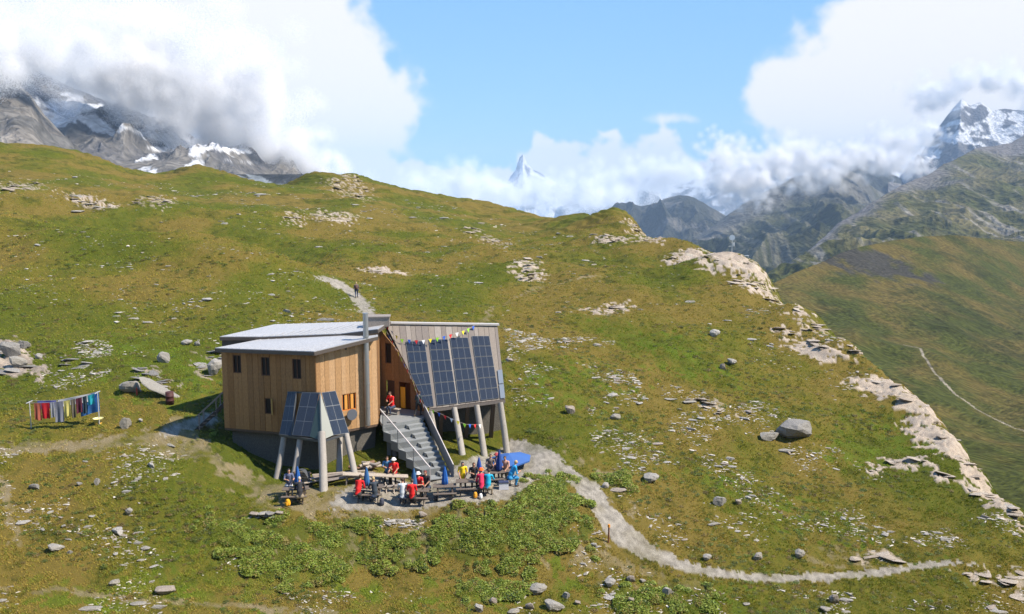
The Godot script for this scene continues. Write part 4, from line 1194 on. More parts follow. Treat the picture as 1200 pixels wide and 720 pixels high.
func build_wing(hut: Node3D, greys: Array, dark: Material, stone: Material, browns: Array) -> void:
	var n := face_out()
	if n.z < 0.0: n = -n
	var cladding := part("sloping_wall", hut)
	var s := 0.0
	while s < 0.999:
		var e := minf(1.0, s + rng.randf_range(0.038, 0.062))
		var t0 := minf(1.0, s / 0.29)
		var t1 := minf(1.0, e / 0.29)
		var st := start()
		var a := face(s + 0.0012, 0.0)
		var b := face(e - 0.0012, 0.0)
		var c := face(e - 0.0012, t1)
		var d := face(s + 0.0012, maxf(t0, 0.004))
		var lift := n * rng.randf_range(0.0, 0.02)
		block(st, [a - n * 0.06, b - n * 0.06, c - n * 0.06, d - n * 0.06, a + lift, b + lift, c + lift, d + lift])
		put("plank", finish(st), greys[rng.randi() % greys.size()], cladding)
		s = e
	var columns := [[0.153, 0.32, 0.18, 0.345, 0.21], [0.362, 0.523, 0.376, 0.56, 0.19], [0.553, 0.707, 0.574, 0.759, 0.17], [0.75, 0.906, 0.774, 0.944, 0.15]]
	var field := part("solar_array", hut)
	for col in columns:
		for r in 6:
			var t0: float = lerpf(col[4], 0.985, r / 6.0) + 0.003
			var t1: float = lerpf(col[4], 0.985, (r + 1) / 6.0) - 0.003
			var l0 := maxf(lerpf(col[0], col[2], t0), 0.268 * t0 + 0.01)
			var l1 := maxf(lerpf(col[0], col[2], t1), 0.268 * t1 + 0.01)
			var r0 := lerpf(col[1], col[3], t0)
			var r1 := lerpf(col[1], col[3], t1)
			solar_module(field, face(l0, t0) + n * 0.09, face(r0, t0) + n * 0.09, face(r1, t1) + n * 0.09, face(l1, t1) + n * 0.09, 3, 1)
	# glazed strip at the far end
	for r in 2:
		var st := start()
		var t0 := 0.62 + r * 0.19
		sheet(st, face(0.955, t0) + n * 0.07, face(0.998, t0) + n * 0.07, face(0.998, t0 + 0.18) + n * 0.07, face(0.955, t0 + 0.18) + n * 0.07, 0.03)
		put("end_panel", finish(st), mat("end_panel", Color(0.16, 0.19, 0.23), 0.3), hut)
	# ridge cap, gable, back and floor
	var st := start()
	beam(st, face(-0.012, 0) + Vector3(0, 0.10, -0.05), face(1.012, 0) + Vector3(0, 0.10, -0.05), 0.40, 0.14)
	put("ridge_cap", finish(st), mat("ridge_metal", Color(0.52, 0.48, 0.44), 0.5), hut)
	st = start()
	var back0 := Vector3(-9.7, 0.8, -69.2)
	var back1 := Vector3(-1.0, 0.8, -71.0)
	var bl := face(0.29, 0.99) - n * 0.1
	var br := face(0.995, 0.99) - n * 0.1
	var tl := face(0.0, 0.01) - n * 0.1
	var tr := face(0.995, 0.01) - n * 0.1
	quad(st, tl, tr, br, bl)
	tri(st, tr, Vector3(back1.x, 3.5, back1.z), br)
	quad(st, tl, tr, Vector3(back1.x, 1.0, back1.z), Vector3(back0.x, 1.0, back0.z))
	quad(st, bl, br, Vector3(back1.x, 3.5, back1.z), Vector3(-6.3, 3.4, -69.6))
	tri(st, tl, bl, Vector3(-6.3, 3.4, -69.6))
	put("wing_lining", finish(st), dark, hut)
	st = start()
	beam(st, face(0.29, 1.0) - n * 0.16 + Vector3(0, -0.05, 0), face(1.0, 1.0) - n * 0.16 + Vector3(0, -0.05, 0), 0.24, 0.24)
	put("edge_beam", finish(st), greys[2], hut)
	st = start()
	slab(st, [Vector3(-6.4, 3.3, -66.6), Vector3(-0.6, 3.4, -68.3), Vector3(-0.9, 3.4, -70.8), Vector3(-6.4, 3.3, -69.6)], 3.8)
	put("stone_footing", finish(st), stone, hut)
	for k in 3:
		st = start()
		var a := face(0.42 + k * 0.24, 1.0)
		beam(st, a + Vector3(-0.1, -0.3, -0.4), a + Vector3(-0.35, -3.6, -1.9), 0.28, 0.34)
		put("dark_pillar", finish(st), dark, hut)
	var log_grey := wood("grey_log", Color(0.47, 0.43, 0.37))
	var feet := [Vector2(-5.55, -64.2), Vector2(-3.55, -62.75), Vector2(-2.0, -63.9), Vector2(-0.35, -65.0)]
	for k in 4:
		st = start()
		var top := face([0.315, 0.53, 0.735, 0.955][k], 1.0) + Vector3(0, -0.14, 0) - n * 0.12
		var g := on_ground(feet[k].x, feet[k].y, -0.25)
		tube(st, [g, g.lerp(top, 0.5) + Vector3(0.02, 0, 0.02), top], [0.25, 0.235, 0.215], 12)
		put("stilt", finish(st), log_grey, hut)


func build_panel_bay() -> void:
	# the glazed prow under solar panels in front of the hut's corner, on five logs
	var bay := thing("solar_panel_bay", "prow of dark solar panels on leaning log legs before the hut corner", "solar bay")
	var quads := [
		[Vector3(-15.57, 5.66, -60.78), Vector3(-14.91, 5.73, -60.5), Vector3(-15.04, 3.0, -59.2), Vector3(-15.96, 2.92, -59.6)],
		[Vector3(-14.48, 5.72, -60.35), Vector3(-13.21, 5.78, -59.95), Vector3(-13.6, 3.12, -58.5), Vector3(-14.84, 3.0, -59.1)],
		[Vector3(-13.04, 5.81, -59.95), Vector3(-12.28, 5.70, -60.95), Vector3(-11.18, 3.04, -59.7), Vector3(-11.99, 3.25, -58.5)]]
	for q in quads: solar_module(bay, q[0], q[1], q[2], q[3], 2, 3)
	var teal := mat("teal_glazing", Color(0.045, 0.072, 0.066), 0.35)
	teal.metallic_specular = 0.4
	var peak := Vector3(-13.14, 5.80, -59.95)
	var nose := Vector3(-12.68, 3.02, -57.9)
	var st := start()
	sheet(st, peak, peak, nose, Vector3(-13.58, 3.1, -58.48), 0.04)
	put("prow_pane", finish(st), teal, bay)
	st = start()
	sheet(st, peak, peak, Vector3(-12.02, 3.22, -58.48), nose, 0.04)
	put("prow_pane", finish(st), teal, bay)
	var steel := mat("dark_steel", Color(0.09, 0.10, 0.11), 0.5, 0.4)
	st = start()
	beam(st, peak + Vector3(0, 0.03, 0.05), nose + Vector3(0, 0.03, 0.05), 0.07, 0.07)
	put("prow_post", finish(st), steel, bay)
	st = start()
	beam(st, Vector3(-15.96, 2.9, -59.65), nose + Vector3(0.0, -0.06, 0), 0.12, 0.16)
	beam(st, nose + Vector3(0.0, -0.06, 0), Vector3(-11.18, 3.0, -59.75), 0.12, 0.16)
	beam(st, Vector3(-15.6, 5.62, -60.85), peak + Vector3(0, -0.05, -0.05), 0.08, 0.1)
	beam(st, Vector3(-14.93, 5.6, -60.55), Vector3(-14.97, 3.0, -59.3), 0.10, 0.08)
	put("bay_frame", finish(st), steel, bay)
	var log_pale := wood("pale_log", Color(0.46, 0.42, 0.37))
	var legs := [[Vector2(-16.03, -58.67), Vector3(-15.64, 2.85, -59.7)], [Vector2(-14.7, -57.7), Vector3(-14.38, 2.92, -59.1)], [Vector2(-12.21, -55.9), Vector3(-12.72, 3.55, -58.1)], [Vector2(-10.39, -57.6), Vector3(-11.35, 3.0, -59.5)], [Vector2(-11.73, -58.6), Vector3(-11.95, 2.75, -60.3)]]
	for k in 5:
		st = start()
		var g := on_ground(legs[k][0].x, legs[k][0].y, -0.25)
		var r := 0.26 if k == 2 else 0.21
		tube(st, [g, g.lerp(legs[k][1], 0.5) + Vector3(0.015, 0, 0), legs[k][1]], [r * 1.08, r, r * 0.95], 12)
		put("leg", finish(st), log_pale, bay)


func build_stairs() -> void:
	var stair := thing("entrance_staircase", "wide grey metal staircase rising from the terrace to the hut door", "staircase")
	var grey := mat("stair_metal", Color(0.27, 0.285, 0.285), 0.55, 0.0, speckle("zinc", 0.05, 3, 0.82, 1.0), Vector3(0.8, 0.8, 0.8))
	var side := mat("stair_side", Color(0.17, 0.18, 0.18), 0.5)
	var dark := mat("stair_dark", Color(0.07, 0.075, 0.075), 0.6)
	var a0 := Vector3(-9.18, 0, -62.07)
	var a1 := Vector3(-5.52, 0, -58.25)
	var b0 := Vector3(-6.55, 0, -63.95)
	var b1 := Vector3(-4.05, 0, -58.85)
	var st := start()
	slab(st, [Vector3(-9.6, 2.9, -63.35), Vector3(-9.18, 2.9, -62.07), Vector3(-6.55, 2.9, -63.95), Vector3(-6.2, 2.9, -65.9), Vector3(-10.1, 2.9, -67.65)], 0.22)
	put("landing", finish(st), grey, stair)
	for i in 6:
		var y := 2.9 - 0.45 * (i + 1)
		var u0 := i / 6.0
		var u1 := (i + 1) / 6.0
		var p := [a0.lerp(a1, u0), b0.lerp(b1, u0), b0.lerp(b1, u1), a0.lerp(a1, u1)]
		st = start()
		var lo := Vector3(0, y - 0.06, 0)
		var hi := Vector3(0, y, 0)
		block(st, [p[0] + lo, p[1] + lo, p[2] + lo, p[3] + lo, p[0] + hi, p[1] + hi, p[2] + hi, p[3] + hi])
		var step := put("step", finish(st), grey, stair)
		st = start()
		var down := Vector3(0, -0.60 if i < 5 else -0.25, 0)
		var g: Vector3 = (p[3] - p[0]).normalized().cross(Vector3.UP) * 0.02
		block(st, [p[0] + lo + down - g, p[3] + lo + down - g, p[3] + lo + down, p[0] + lo + down, p[0] + lo - g, p[3] + lo - g, p[3] + lo, p[0] + lo])
		put("side_panel", finish(st), side, step)
		st = start()
		var q0: Vector3 = p[0] - Vector3(0, 0, 0.01)
		block(st, [q0 + hi + Vector3(0, 0, -0.03), p[1] + hi + Vector3(0, 0, -0.03), p[1] + hi, q0 + hi, q0 + hi + Vector3(0, 0.385, -0.03), p[1] + hi + Vector3(0, 0.385, -0.03), p[1] + hi + Vector3(0, 0.385, 0), q0 + hi + Vector3(0, 0.385, 0)])
		put("riser", finish(st), side, step)
		# the low half step along the right
		var m0: Vector3 = p[0].lerp(p[1], 0.56)
		var m1: Vector3 = p[3].lerp(p[2], 0.56)
		st = start()
		var h := Vector3(0, y + 0.22, 0)
		var f0: Vector3 = m0.lerp(m1, 0.5)
		var f1: Vector3 = p[1].lerp(p[2], 0.5)
		block(st, [m0 + hi, p[1] + hi, f1 + hi, f0 + hi, m0 + h, p[1] + h, f1 + h, f0 + h])
		put("half_step", finish(st), grey, step)
		st = start()
		var w: Vector3 = (m1 - m0) * 0.32
		tri(st, f0 + hi + Vector3(0, 0.005, 0) - (p[1] - p[0]).normalized() * 0.03, f0 + hi + w - (p[1] - p[0]).normalized() * 0.03, f0 + h - (p[1] - p[0]).normalized() * 0.03)
		quad(st, f0 + hi - (p[1] - p[0]).normalized() * 0.16, f0 + h - (p[1] - p[0]).normalized() * 0.16, f0 + h - (p[1] - p[0]).normalized() * 0.02, f0 + hi - (p[1] - p[0]).normalized() * 0.02)
		put("bracket", finish(st), dark, step)
	# right balustrade: a solid sheet with a rail; left: rail, posts and wire mesh
	var rise := Vector3(0, 1.05, 0)
	st = start()
	var c0 := Vector3(-6.5, 2.75, -64.6)
	var c1 := Vector3(-3.98, 0.0, -58.75)
	block(st, [c0, c0 + Vector3(0.05, 0, 0), c1 + Vector3(0.05, 0, 0), c1, c0 + rise, c0 + rise + Vector3(0.05, 0, 0), c1 + rise + Vector3(0.05, 0, 0), c1 + rise])
	put("balustrade", finish(st), mat("balustrade", Color(0.20, 0.215, 0.23), 0.5, 0.2), stair)
	var rail := mat("handrail", Color(0.55, 0.50, 0.47), 0.5)
	st = start()
	tube(st, [c0 + rise * 1.03, c1 + rise * 1.03], [0.04, 0.04], 8)
	tube(st, [c0 + rise * 1.03, c0 + rise * 1.03 + Vector3(-0.1, 0, -1.3)], [0.04, 0.04], 8)
	put("handrail", finish(st), rail, stair)
	st = start()
	var d0 := Vector3(-9.45, 2.9, -62.6)
	var d1 := Vector3(-9.2, 2.9, -62.0)
	var d2 := a1 + Vector3(0, 0.1, 0)
	tube(st, [d0 + rise, d1 + rise * 0.95, d1.lerp(d2, 0.25) + rise * 0.95, d2 + rise * 0.9], [0.045, 0.045, 0.045, 0.045], 8)
	put("handrail", finish(st), rail, stair)
	for t in [0.0, 0.33, 0.66, 1.0]:
		st = start()
		var q := d1.lerp(d2, t)
		beam(st, q + Vector3(0, -0.35 if t < 1.0 else -0.25, 0), q + rise * 0.93, 0.05, 0.05)
		put("post", finish(st), rail if t == 1.0 else side, stair)
	var net := mat("wire_mesh", Color(0.30, 0.32, 0.32), 0.5)
	net.transparency = BaseMaterial3D.TRANSPARENCY_ALPHA
	net.albedo_color.a = 0.34
	st = start()
	quad(st, d1 + Vector3(0, 0.05, 0), d1 + rise * 0.93, d2 + rise * 0.88, d2 + Vector3(0, 0.05, 0))
	put("mesh_panel", finish(st), net, stair)
	st = start()
	for k in 2:
		box(st, Vector3(-8.9 + k * 0.4, 1.2, -62.9 + k * 0.1), Vector3(0.3, 3.4, 0.3))
	put("support_pier", finish(st), side, stair)


# ---------------------------------------------------------------- furniture and small things round the hut
func picnic_table(x: float, z: float, turn: float, long: float, label: String) -> Node3D:
	var g := ground_y(x, z)
	var t := thing("picnic_table", label, "picnic table", Vector3(x, g, z), turn, "picnic tables on the terrace")
	var top := wood("table_wood", Color(0.19, 0.15, 0.12), false)
	var frame := wood("table_frame", Color(0.12, 0.09, 0.07), false)
	for k in 4:
		var st := start()
		box(st, Vector3(0, 0.74, -0.285 + k * 0.19), Vector3(long, 0.04, 0.175))
		put("tabletop_board", finish(st), top, t)
	for s in [-1.0, 1.0]:
		var st := start()
		box(st, Vector3(0, 0.44, s * 0.72), Vector3(long, 0.045, 0.26))
		put("bench_seat", finish(st), top, t)
	for e in [-1.0, 1.0]:
		var ex: float = e * (long / 2.0 - 0.28)
		for s in [-1.0, 1.0]:
			var st := start()
			beam(st, Vector3(ex, -0.08, s * 0.68), Vector3(ex, 0.72, s * 0.22), 0.09, 0.06, Vector3.RIGHT)
			put("leg", finish(st), frame, t)
		var st := start()
		beam(st, Vector3(ex + 0.05, 0.395, -0.82), Vector3(ex + 0.05, 0.395, 0.82), 0.05, 0.08)
		put("cross_bar", finish(st), frame, t)
	return t


func closed_parasol(x: float, z: float, tall: float, c: Color, label: String) -> void:
	tall *= 1.2
	c = c * 1.25
	var t := thing("closed_parasol", label, "parasol", on_ground(x, z, -0.03), rng.randf() * TAU, "closed blue parasols at the tables")
	var st := start()
	tube(st, [Vector3.ZERO, Vector3(0, tall, 0)], [0.025, 0.02], 8)
	put("pole", finish(st), mat("parasol_pole", Color(0.45, 0.44, 0.42), 0.5), t)
	st = start()
	lathe(st, Vector3.ZERO, [[0.0, 0.02], [0.24, 0.02], [0.26, 0.08], [0.06, 0.12], [0.03, 0.2]], 14)
	put("base", finish(st), mat("parasol_base", Color(0.12, 0.12, 0.12), 0.8), t)
	# folded cloth: a pleated cone
	st = start()
	st.set_smooth_group(0)
	var n := 24
	var rows := [[0.06, tall * 0.36], [0.19, tall * 0.40], [0.17, tall * 0.55], [0.115, tall * 0.80], [0.05, tall * 0.97], [0.012, tall + 0.05]]
	for i in rows.size() - 1:
		for k in n:
			var q := []
			for w in [[i, k], [i + 1, k], [i + 1, k + 1], [i, k + 1]]:
				var a: float = TAU * w[1] / n
				var r: float = rows[w[0]][0] * (1.0 + 0.22 * cos(a * 8.0))
				q.append(Vector3(cos(a) * r, rows[w[0]][1], sin(a) * r))
			quad(st, q[0], q[1], q[2], q[3])
	put("folded_cloth", finish(st), mat("parasol_blue%.2f" % c.b, c, 0.8), t)


func cloth(called: String, parent: Node, a: Vector3, b: Vector3, drop_a: float, drop_b: float, m: Material, wave: float, phase: float) -> void:
	# a cloth hung along a-b
	var st := start()
	st.set_smooth_group(0)
	var side := (b - a).cross(Vector3.UP).normalized()
	var at := func(s: float, t: float) -> Vector3:
		var p := a.lerp(b, s) - Vector3(0, lerpf(drop_a, drop_b, s) * t, 0)
		return p + side * (wave * t * sin(s * 9.0 + phase) + 0.03 * t * sin(t * 5.0 + phase))
	for i in 10:
		for j in 6:
			quad(st, at.call(i / 10.0, j / 6.0), at.call((i + 1) / 10.0, j / 6.0), at.call((i + 1) / 10.0, (j + 1) / 6.0), at.call(i / 10.0, (j + 1) / 6.0))
	put(called, finish(st), m, parent)


func build_surroundings() -> void:
	var metal := mat("pale_metal", Color(0.55, 0.56, 0.57), 0.45, 0.3)
	picnic_table(-13.75, -54.75, 0.1, 1.6, "dark picnic table beside the seated person in black at the terrace end")
	picnic_table(-9.15, -55.1, 0.05, 1.8, "dark picnic table with a red clad and a dark clad person facing")
	picnic_table(-6.25, -55.35, -0.05, 1.9, "dark picnic table where four people sit round one closed parasol")
	picnic_table(-4.35, -55.7, 0.1, 1.5, "empty dark picnic table strewn with bags between two full tables")
	picnic_table(-2.55, -56.1, 0.08, 2.2, "long dark picnic table with the group in yellow, black and cyan")
	picnic_table(-0.9, -57.9, 0.2, 1.9, "picnic table nearest the gravel path, crowded with people")
	closed_parasol(-13.62, -54.9, 1.75, Color(0.012, 0.085, 0.30), "closed blue parasol at the picnic table of the person in black")
	closed_parasol(-9.3, -55.25, 1.6, Color(0.022, 0.10, 0.25), "closed blue parasol between the red and the dark clad person")
	closed_parasol(-6.3, -55.5, 1.75, Color(0.025, 0.09, 0.21), "closed greyish blue parasol standing amid four people at one table")
	closed_parasol(-4.35, -55.95, 1.6, Color(0.010, 0.09, 0.34), "closed bright blue parasol at the empty table below the staircase")
	closed_parasol(-2.2, -57.6, 1.45, Color(0.018, 0.055, 0.24), "closed dark blue parasol behind the long table, smaller of two")
	closed_parasol(-0.85, -57.95, 1.85, Color(0.015, 0.045, 0.19), "closed navy parasol rising from the crowded table near the path")
	# the open parasol that leans low over the ground
	var at := on_ground(-0.2, -61.4)
	var op := thing("open_parasol", "open blue parasol leaning low beside the gravel path", "parasol", at, 0.35)
	var st := start()
	var tilt := Basis(Vector3(0.5, 0, 1).normalized(), 0.10)
	var hub := Vector3(0, 1.02, 0)
	var rim := []
	for c in [Vector3(-1.15, 0, -0.95), Vector3(0, 0.0, -1.3), Vector3(1.15, 0, -0.95), Vector3(1.6, 0.0, 0), Vector3(1.15, 0, 0.95), Vector3(0, 0.0, 1.3), Vector3(-1.15, 0, 0.95), Vector3(-1.6, 0.0, 0)]: rim.append(hub + tilt * (c + Vector3(0, -0.42, 0)))
	for k in 8:
		tri(st, hub, rim[k], rim[(k + 1) % 8])
		quad(st, rim[k], rim[k] + Vector3(0, -0.1, 0), rim[(k + 1) % 8] + Vector3(0, -0.1, 0), rim[(k + 1) % 8])
	put("canopy", finish(st), mat("open_blue", Color(0.035, 0.11, 0.33), 0.75), op)
	st = start()
	tube(st, [Vector3(-0.05, -0.05, 0), hub + Vector3(0, 0.06, 0)], [0.028, 0.024], 8)
	put("pole", finish(st), metal, op)
	for k in 4:
		st = start()
		tube(st, [hub + Vector3(0, -0.05, 0), rim[k * 2].lerp(hub, 0.04) + Vector3(0, -0.03, 0)], [0.012, 0.01], 6)
		put("rib", finish(st), metal, op)
	# long board on trestles, lumber, firewood
	var plank := wood("new_board", Color(0.56, 0.47, 0.37), false)
	var old := wood("old_board", Color(0.34, 0.29, 0.25), false)
	var bench := thing("trestle_table", "long pale board on trestles behind the picnic tables", "table")
	var a := on_ground(-11.1, -56.7)
	var b := on_ground(-6.9, -57.35)
	st = start()
	beam(st, a + Vector3(0, 0.72, 0), b + Vector3(0, 0.76, 0), 0.62, 0.05)
	put("tabletop", finish(st), plank, bench)
	for t in [0.06, 0.94]:
		for s in [-0.22, 0.22]:
			st = start()
			var p := a.lerp(b, t)
			beam(st, Vector3(p.x, ground_y(p.x, p.z) - 0.05, p.z + s), Vector3(p.x, p.y + 0.72, p.z + s * 0.6), 0.06, 0.06)
			put("leg", finish(st), old, bench)
	var horse := thing("sawhorse", "crossed timber sawhorse stacked with sticks below the pale board", "sawhorse", on_ground(-7.75, -56.45), 0.3)
	for k in 3:
		for s in [-1.0, 1.0]:
			st = start()
			beam(st, Vector3(-0.5 + k * 0.5, -0.05, s * 0.32), Vector3(-0.5 + k * 0.5, 0.62, -s * 0.26), 0.07, 0.06, Vector3.RIGHT)
			put("leg", finish(st), plank, horse)
	for k in 6:
		st = start()
		tube(st, [Vector3(-0.75 + 0.1 * (k % 3), 0.34 + 0.07 * (k / 3), -0.1 + 0.09 * (k % 3)), Vector3(0.7, 0.36 + 0.07 * (k / 3), -0.12 + 0.1 * (k % 3))], [0.05, 0.045], 7)
		put("stick", finish(st), old, horse)
	var lumber := thing("lumber_pile", "heap of long weathered boards lying under the solar prow", "lumber pile", on_ground(-11.3, -57.6))
	for k in 16:
		st = start()
		var y := 0.06 + 0.055 * (k % 6)
		var o := Vector3(rng.randf_range(-0.9, 0.7), y + 0.1 * (k / 12), rng.randf_range(-0.8, 0.75))
		var turn := 0.30 + rng.randf_range(-0.16, 0.16)
		var half := rng.randf_range(1.2, 1.75)
		beam(st, o - Vector3(cos(turn), 0.02, -sin(turn)) * half, o + Vector3(cos(turn), 0.05, -sin(turn)) * half, rng.randf_range(0.14, 0.24), 0.045)
		put("board", finish(st), [old, plank, old][k % 3], lumber)
	var crate := thing("firewood_crate", "slatted crate of firewood under a black tarp strip beneath the prow", "crate", on_ground(-14.0, -57.6, -0.05), -0.35)
	for k in 7:
		st = start()
		box(st, Vector3(0, 0.12 + k * 0.15, 0.42 - k * 0.06), Vector3(1.5 - k * 0.12, 0.06, 0.04))
		put("slat", finish(st), plank if k % 2 else old, crate)
	for k in 9:
		st = start()
		var p := Vector3(-0.5 + (k % 3) * 0.45, 0.2 + (k / 3) * 0.26, 0.0)
		tube(st, [p + Vector3(0, 0, -0.3), p + Vector3(0, 0, 0.28 - (k / 3) * 0.05)], [0.12, 0.125], 9)
		put("log", finish(st), mat("cut_log", Color(0.33, 0.22, 0.13), 0.9), crate)
	st = start()
	for k in 6:
		var t0 := k / 6.0 * PI * 0.62
		var t1 := (k + 1) / 6.0 * PI * 0.62
		sheet(st, Vector3(0.15 + cos(t0) * 0.75, sin(t0) * 1.15, 0.5), Vector3(0.15 + cos(t0) * 0.75, sin(t0) * 1.15, 0.12), Vector3(0.15 + cos(t1) * 0.75, sin(t1) * 1.15, 0.12), Vector3(0.15 + cos(t1) * 0.75, sin(t1) * 1.15, 0.5), 0.02)
	put("tarp", finish(st), mat("black_tarp", Color(0.05, 0.055, 0.06), 0.6), crate)
	var logs := thing("log_heap", "heap of split logs and bark beside the stone plinth", "log pile", on_ground(-9.95, -59.0), 0.4)
	for k in 22:
		st = start()
		var p := Vector3(rng.randf_range(-0.75, 0.75), 0.1 + 0.16 * (k / 8), rng.randf_range(-0.5, 0.5) * (1.0 - 0.25 * (k / 8)))
		var d := Vector3(rng.randf_range(0.7, 1), rng.randf_range(-0.15, 0.2), rng.randf_range(-0.6, 0.6)).normalized() * rng.randf_range(0.25, 0.5)
		tube(st, [p - d, p + d], [0.11, 0.095], 7)
		put("log", finish(st), [old, plank, mat("bark", Color(0.20, 0.115, 0.07), 0.95)][k % 3], logs)
	# a dark wooden outside stair at the hut's left end
	var side := thing("wooden_steps", "dark wooden steps with a railing at the left end of the hut", "steps")
	var dark := mat("dark_board", Color(0.055, 0.045, 0.04), 0.8)
	for k in 7:
		st = start()
		var q := Vector3(-22.6, 2.55, -63.4).lerp(Vector3(-20.9, 4.2, -63.75), k / 6.0)
		box(st, q, Vector3(0.30, 0.05, 0.95), Basis(Vector3.UP, 0.2))
		put("tread", finish(st), old, side)
	for s in [0.0, -0.95]:
		st = start()
		beam(st, Vector3(-22.85, 2.3, -62.95 + s), Vector3(-20.75, 4.25, -63.3 + s), 0.06, 0.24)
		put("stringer", finish(st), dark, side)
		st = start()
		beam(st, Vector3(-22.7, 3.4, -62.95 + s), Vector3(-20.75, 5.2, -63.3 + s), 0.06, 0.07)
		beam(st, Vector3(-22.6, 2.3, -62.97 + s), Vector3(-22.6, 3.5, -62.97 + s), 0.07, 0.07)
		beam(st, Vector3(-21.4, 3.3, -63.2 + s), Vector3(-21.4, 4.6, -63.2 + s), 0.07, 0.07)
		put("railing", finish(st), old, side)
	# washing line
	var pole_a := on_ground(-34.85, -63.1, -0.2)
	var pole_b := on_ground(-30.2, -63.75, -0.2)
	var line := thing("washing_line", "washing line strung between two thin metal posts in the meadow", "washing line")
	var ha := Vector3(-34.85, 4.36, -63.1)
	var hb := Vector3(-30.2, 4.92, -63.75)
	for q in [[pole_a, ha], [pole_b, hb]]:
		st = start()
		tube(st, [q[0], q[1] + Vector3(0, 0.05, 0)], [0.04, 0.035], 8)
		put("post", finish(st), metal, line)
		st = start()
		beam(st, q[1] + Vector3(0, 0, -0.42), q[1] + Vector3(0, 0, 0.42), 0.05, 0.05)
		put("cross_arm", finish(st), metal, line)
	var sag := func(s: float, row: int) -> Vector3: return ha.lerp(hb, s) + Vector3(0, 0.02 - 0.24 * sin(s * PI), 0.33 if row else -0.33)
	for row in 2:
		st = start()
		var pts := []
		var rad := []
		for k in 13:
			pts.append(sag.call(k / 12.0, row))
			rad.append(0.008)
		tube(st, pts, rad, 5)
		put("line", finish(st), metal, line)
	var wash := [
		[0, 0.08, 0.36, 0.42, 0.40, Color(0.10, 0.12, 0.42), "violet blue cloth at the left end of the washing line"],
		[0, 0.38, 0.92, 0.38, 0.40, Color(0.80, 0.80, 0.82), "broad white sheet on the back of the washing line"],
		[1, 0.10, 0.20, 0.85, 0.90, Color(0.50, 0.13, 0.08), "orange red shirt, leftmost on the front of the washing line"],
		[1, 0.205, 0.325, 0.80, 0.82, Color(0.62, 0.012, 0.025), "bright red towel on the washing line"],
		[1, 0.335, 0.395, 0.78, 0.76, Color(0.40, 0.42, 0.48), "narrow grey striped cloth beside the red towel"],
		[1, 0.40, 0.52, 1.02, 1.05, Color(0.24, 0.26, 0.33), "grey blue towel, longest on the washing line"],
		[1, 0.53, 0.625, 0.80, 0.80, Color(0.78, 0.70, 0.22), "pale yellow towel in the middle of the washing line"],
		[1, 0.635, 0.70, 0.95, 0.95, Color(0.22, 0.19, 0.14), "olive grey cloth right of the yellow towel"],
		[1, 0.71, 0.80, 0.78, 0.75, Color(0.13, 0.02, 0.045), "maroon cloth on the washing line"],
		[1, 0.81, 0.87, 0.88, 0.85, Color(0.02, 0.05, 0.075), "dark teal cloth right of the maroon one"],
		[1, 0.885, 0.985, 0.52, 0.50, Color(0.02, 0.48, 0.58), "turquoise cloth at the right end of the washing line"],
		[0, 0.70, 0.99, 1.05, 1.02, Color(0.04, 0.20, 0.60), "bright blue blanket hanging behind the turquoise cloth"]]
	for k in wash.size():
		var w: Array = wash[k]
		var base: Vector3 = sag.call((w[1] + w[2]) / 2.0, w[0])
		var o := thing("laundry_cloth", w[6], "laundry", base, 0.0, "washing on the line")
		var m := mat("wash%d" % k, w[5], 0.9, 0.0, speckle("weave", 0.09, 3, 0.65, 1.0), Vector3(2.5, 2.5, 2.5))
		cloth("cloth", o, sag.call(w[1], w[0]) - base + Vector3(0, -0.005, 0.0), sag.call(w[2], w[0]) - base + Vector3(0, -0.005, 0), w[3] * 1.45, w[4] * 1.45, m, 0.07, k * 1.7)
	# bunting
	var flags := [Color(0.72, 0.03, 0.03), Color(0.85, 0.72, 0.03), Color(0.03, 0.12, 0.55), Color(0.85, 0.85, 0.85), Color(0.30, 0.62, 0.04)]
	var n := face_out()
	if n.z < 0.0: n = -n
	var strings := [["string of coloured flags across the top of the sloping solar wall", [face(-0.01, 0.0) + Vector3(-0.05, 0.1, 0.15), face(0.10, 0.20) + n * 0.3, face(0.28, 0.235) + n * 0.45, face(0.47, 0.20) + n * 0.55, face(0.66, 0.125) + n * 0.5, face(0.79, 0.015) + n * 0.2], 15, 0.28],
		["string of coloured flags running down past the stair rail to the stilts", [Vector3(-9.80, 9.27, -67.30), Vector3(-8.89, 7.88, -66.60), Vector3(-7.36, 5.43, -65.20), Vector3(-6.99, 4.53, -64.60), Vector3(-6.44, 3.84, -64.00), Vector3(-5.70, 3.65, -63.40), Vector3(-5.00, 3.41, -63.10), Vector3(-4.37, 3.18, -62.90), Vector3(-3.38, 2.79, -62.80), Vector3(-2.22, 2.45, -63.95)], 24, 0.26]]
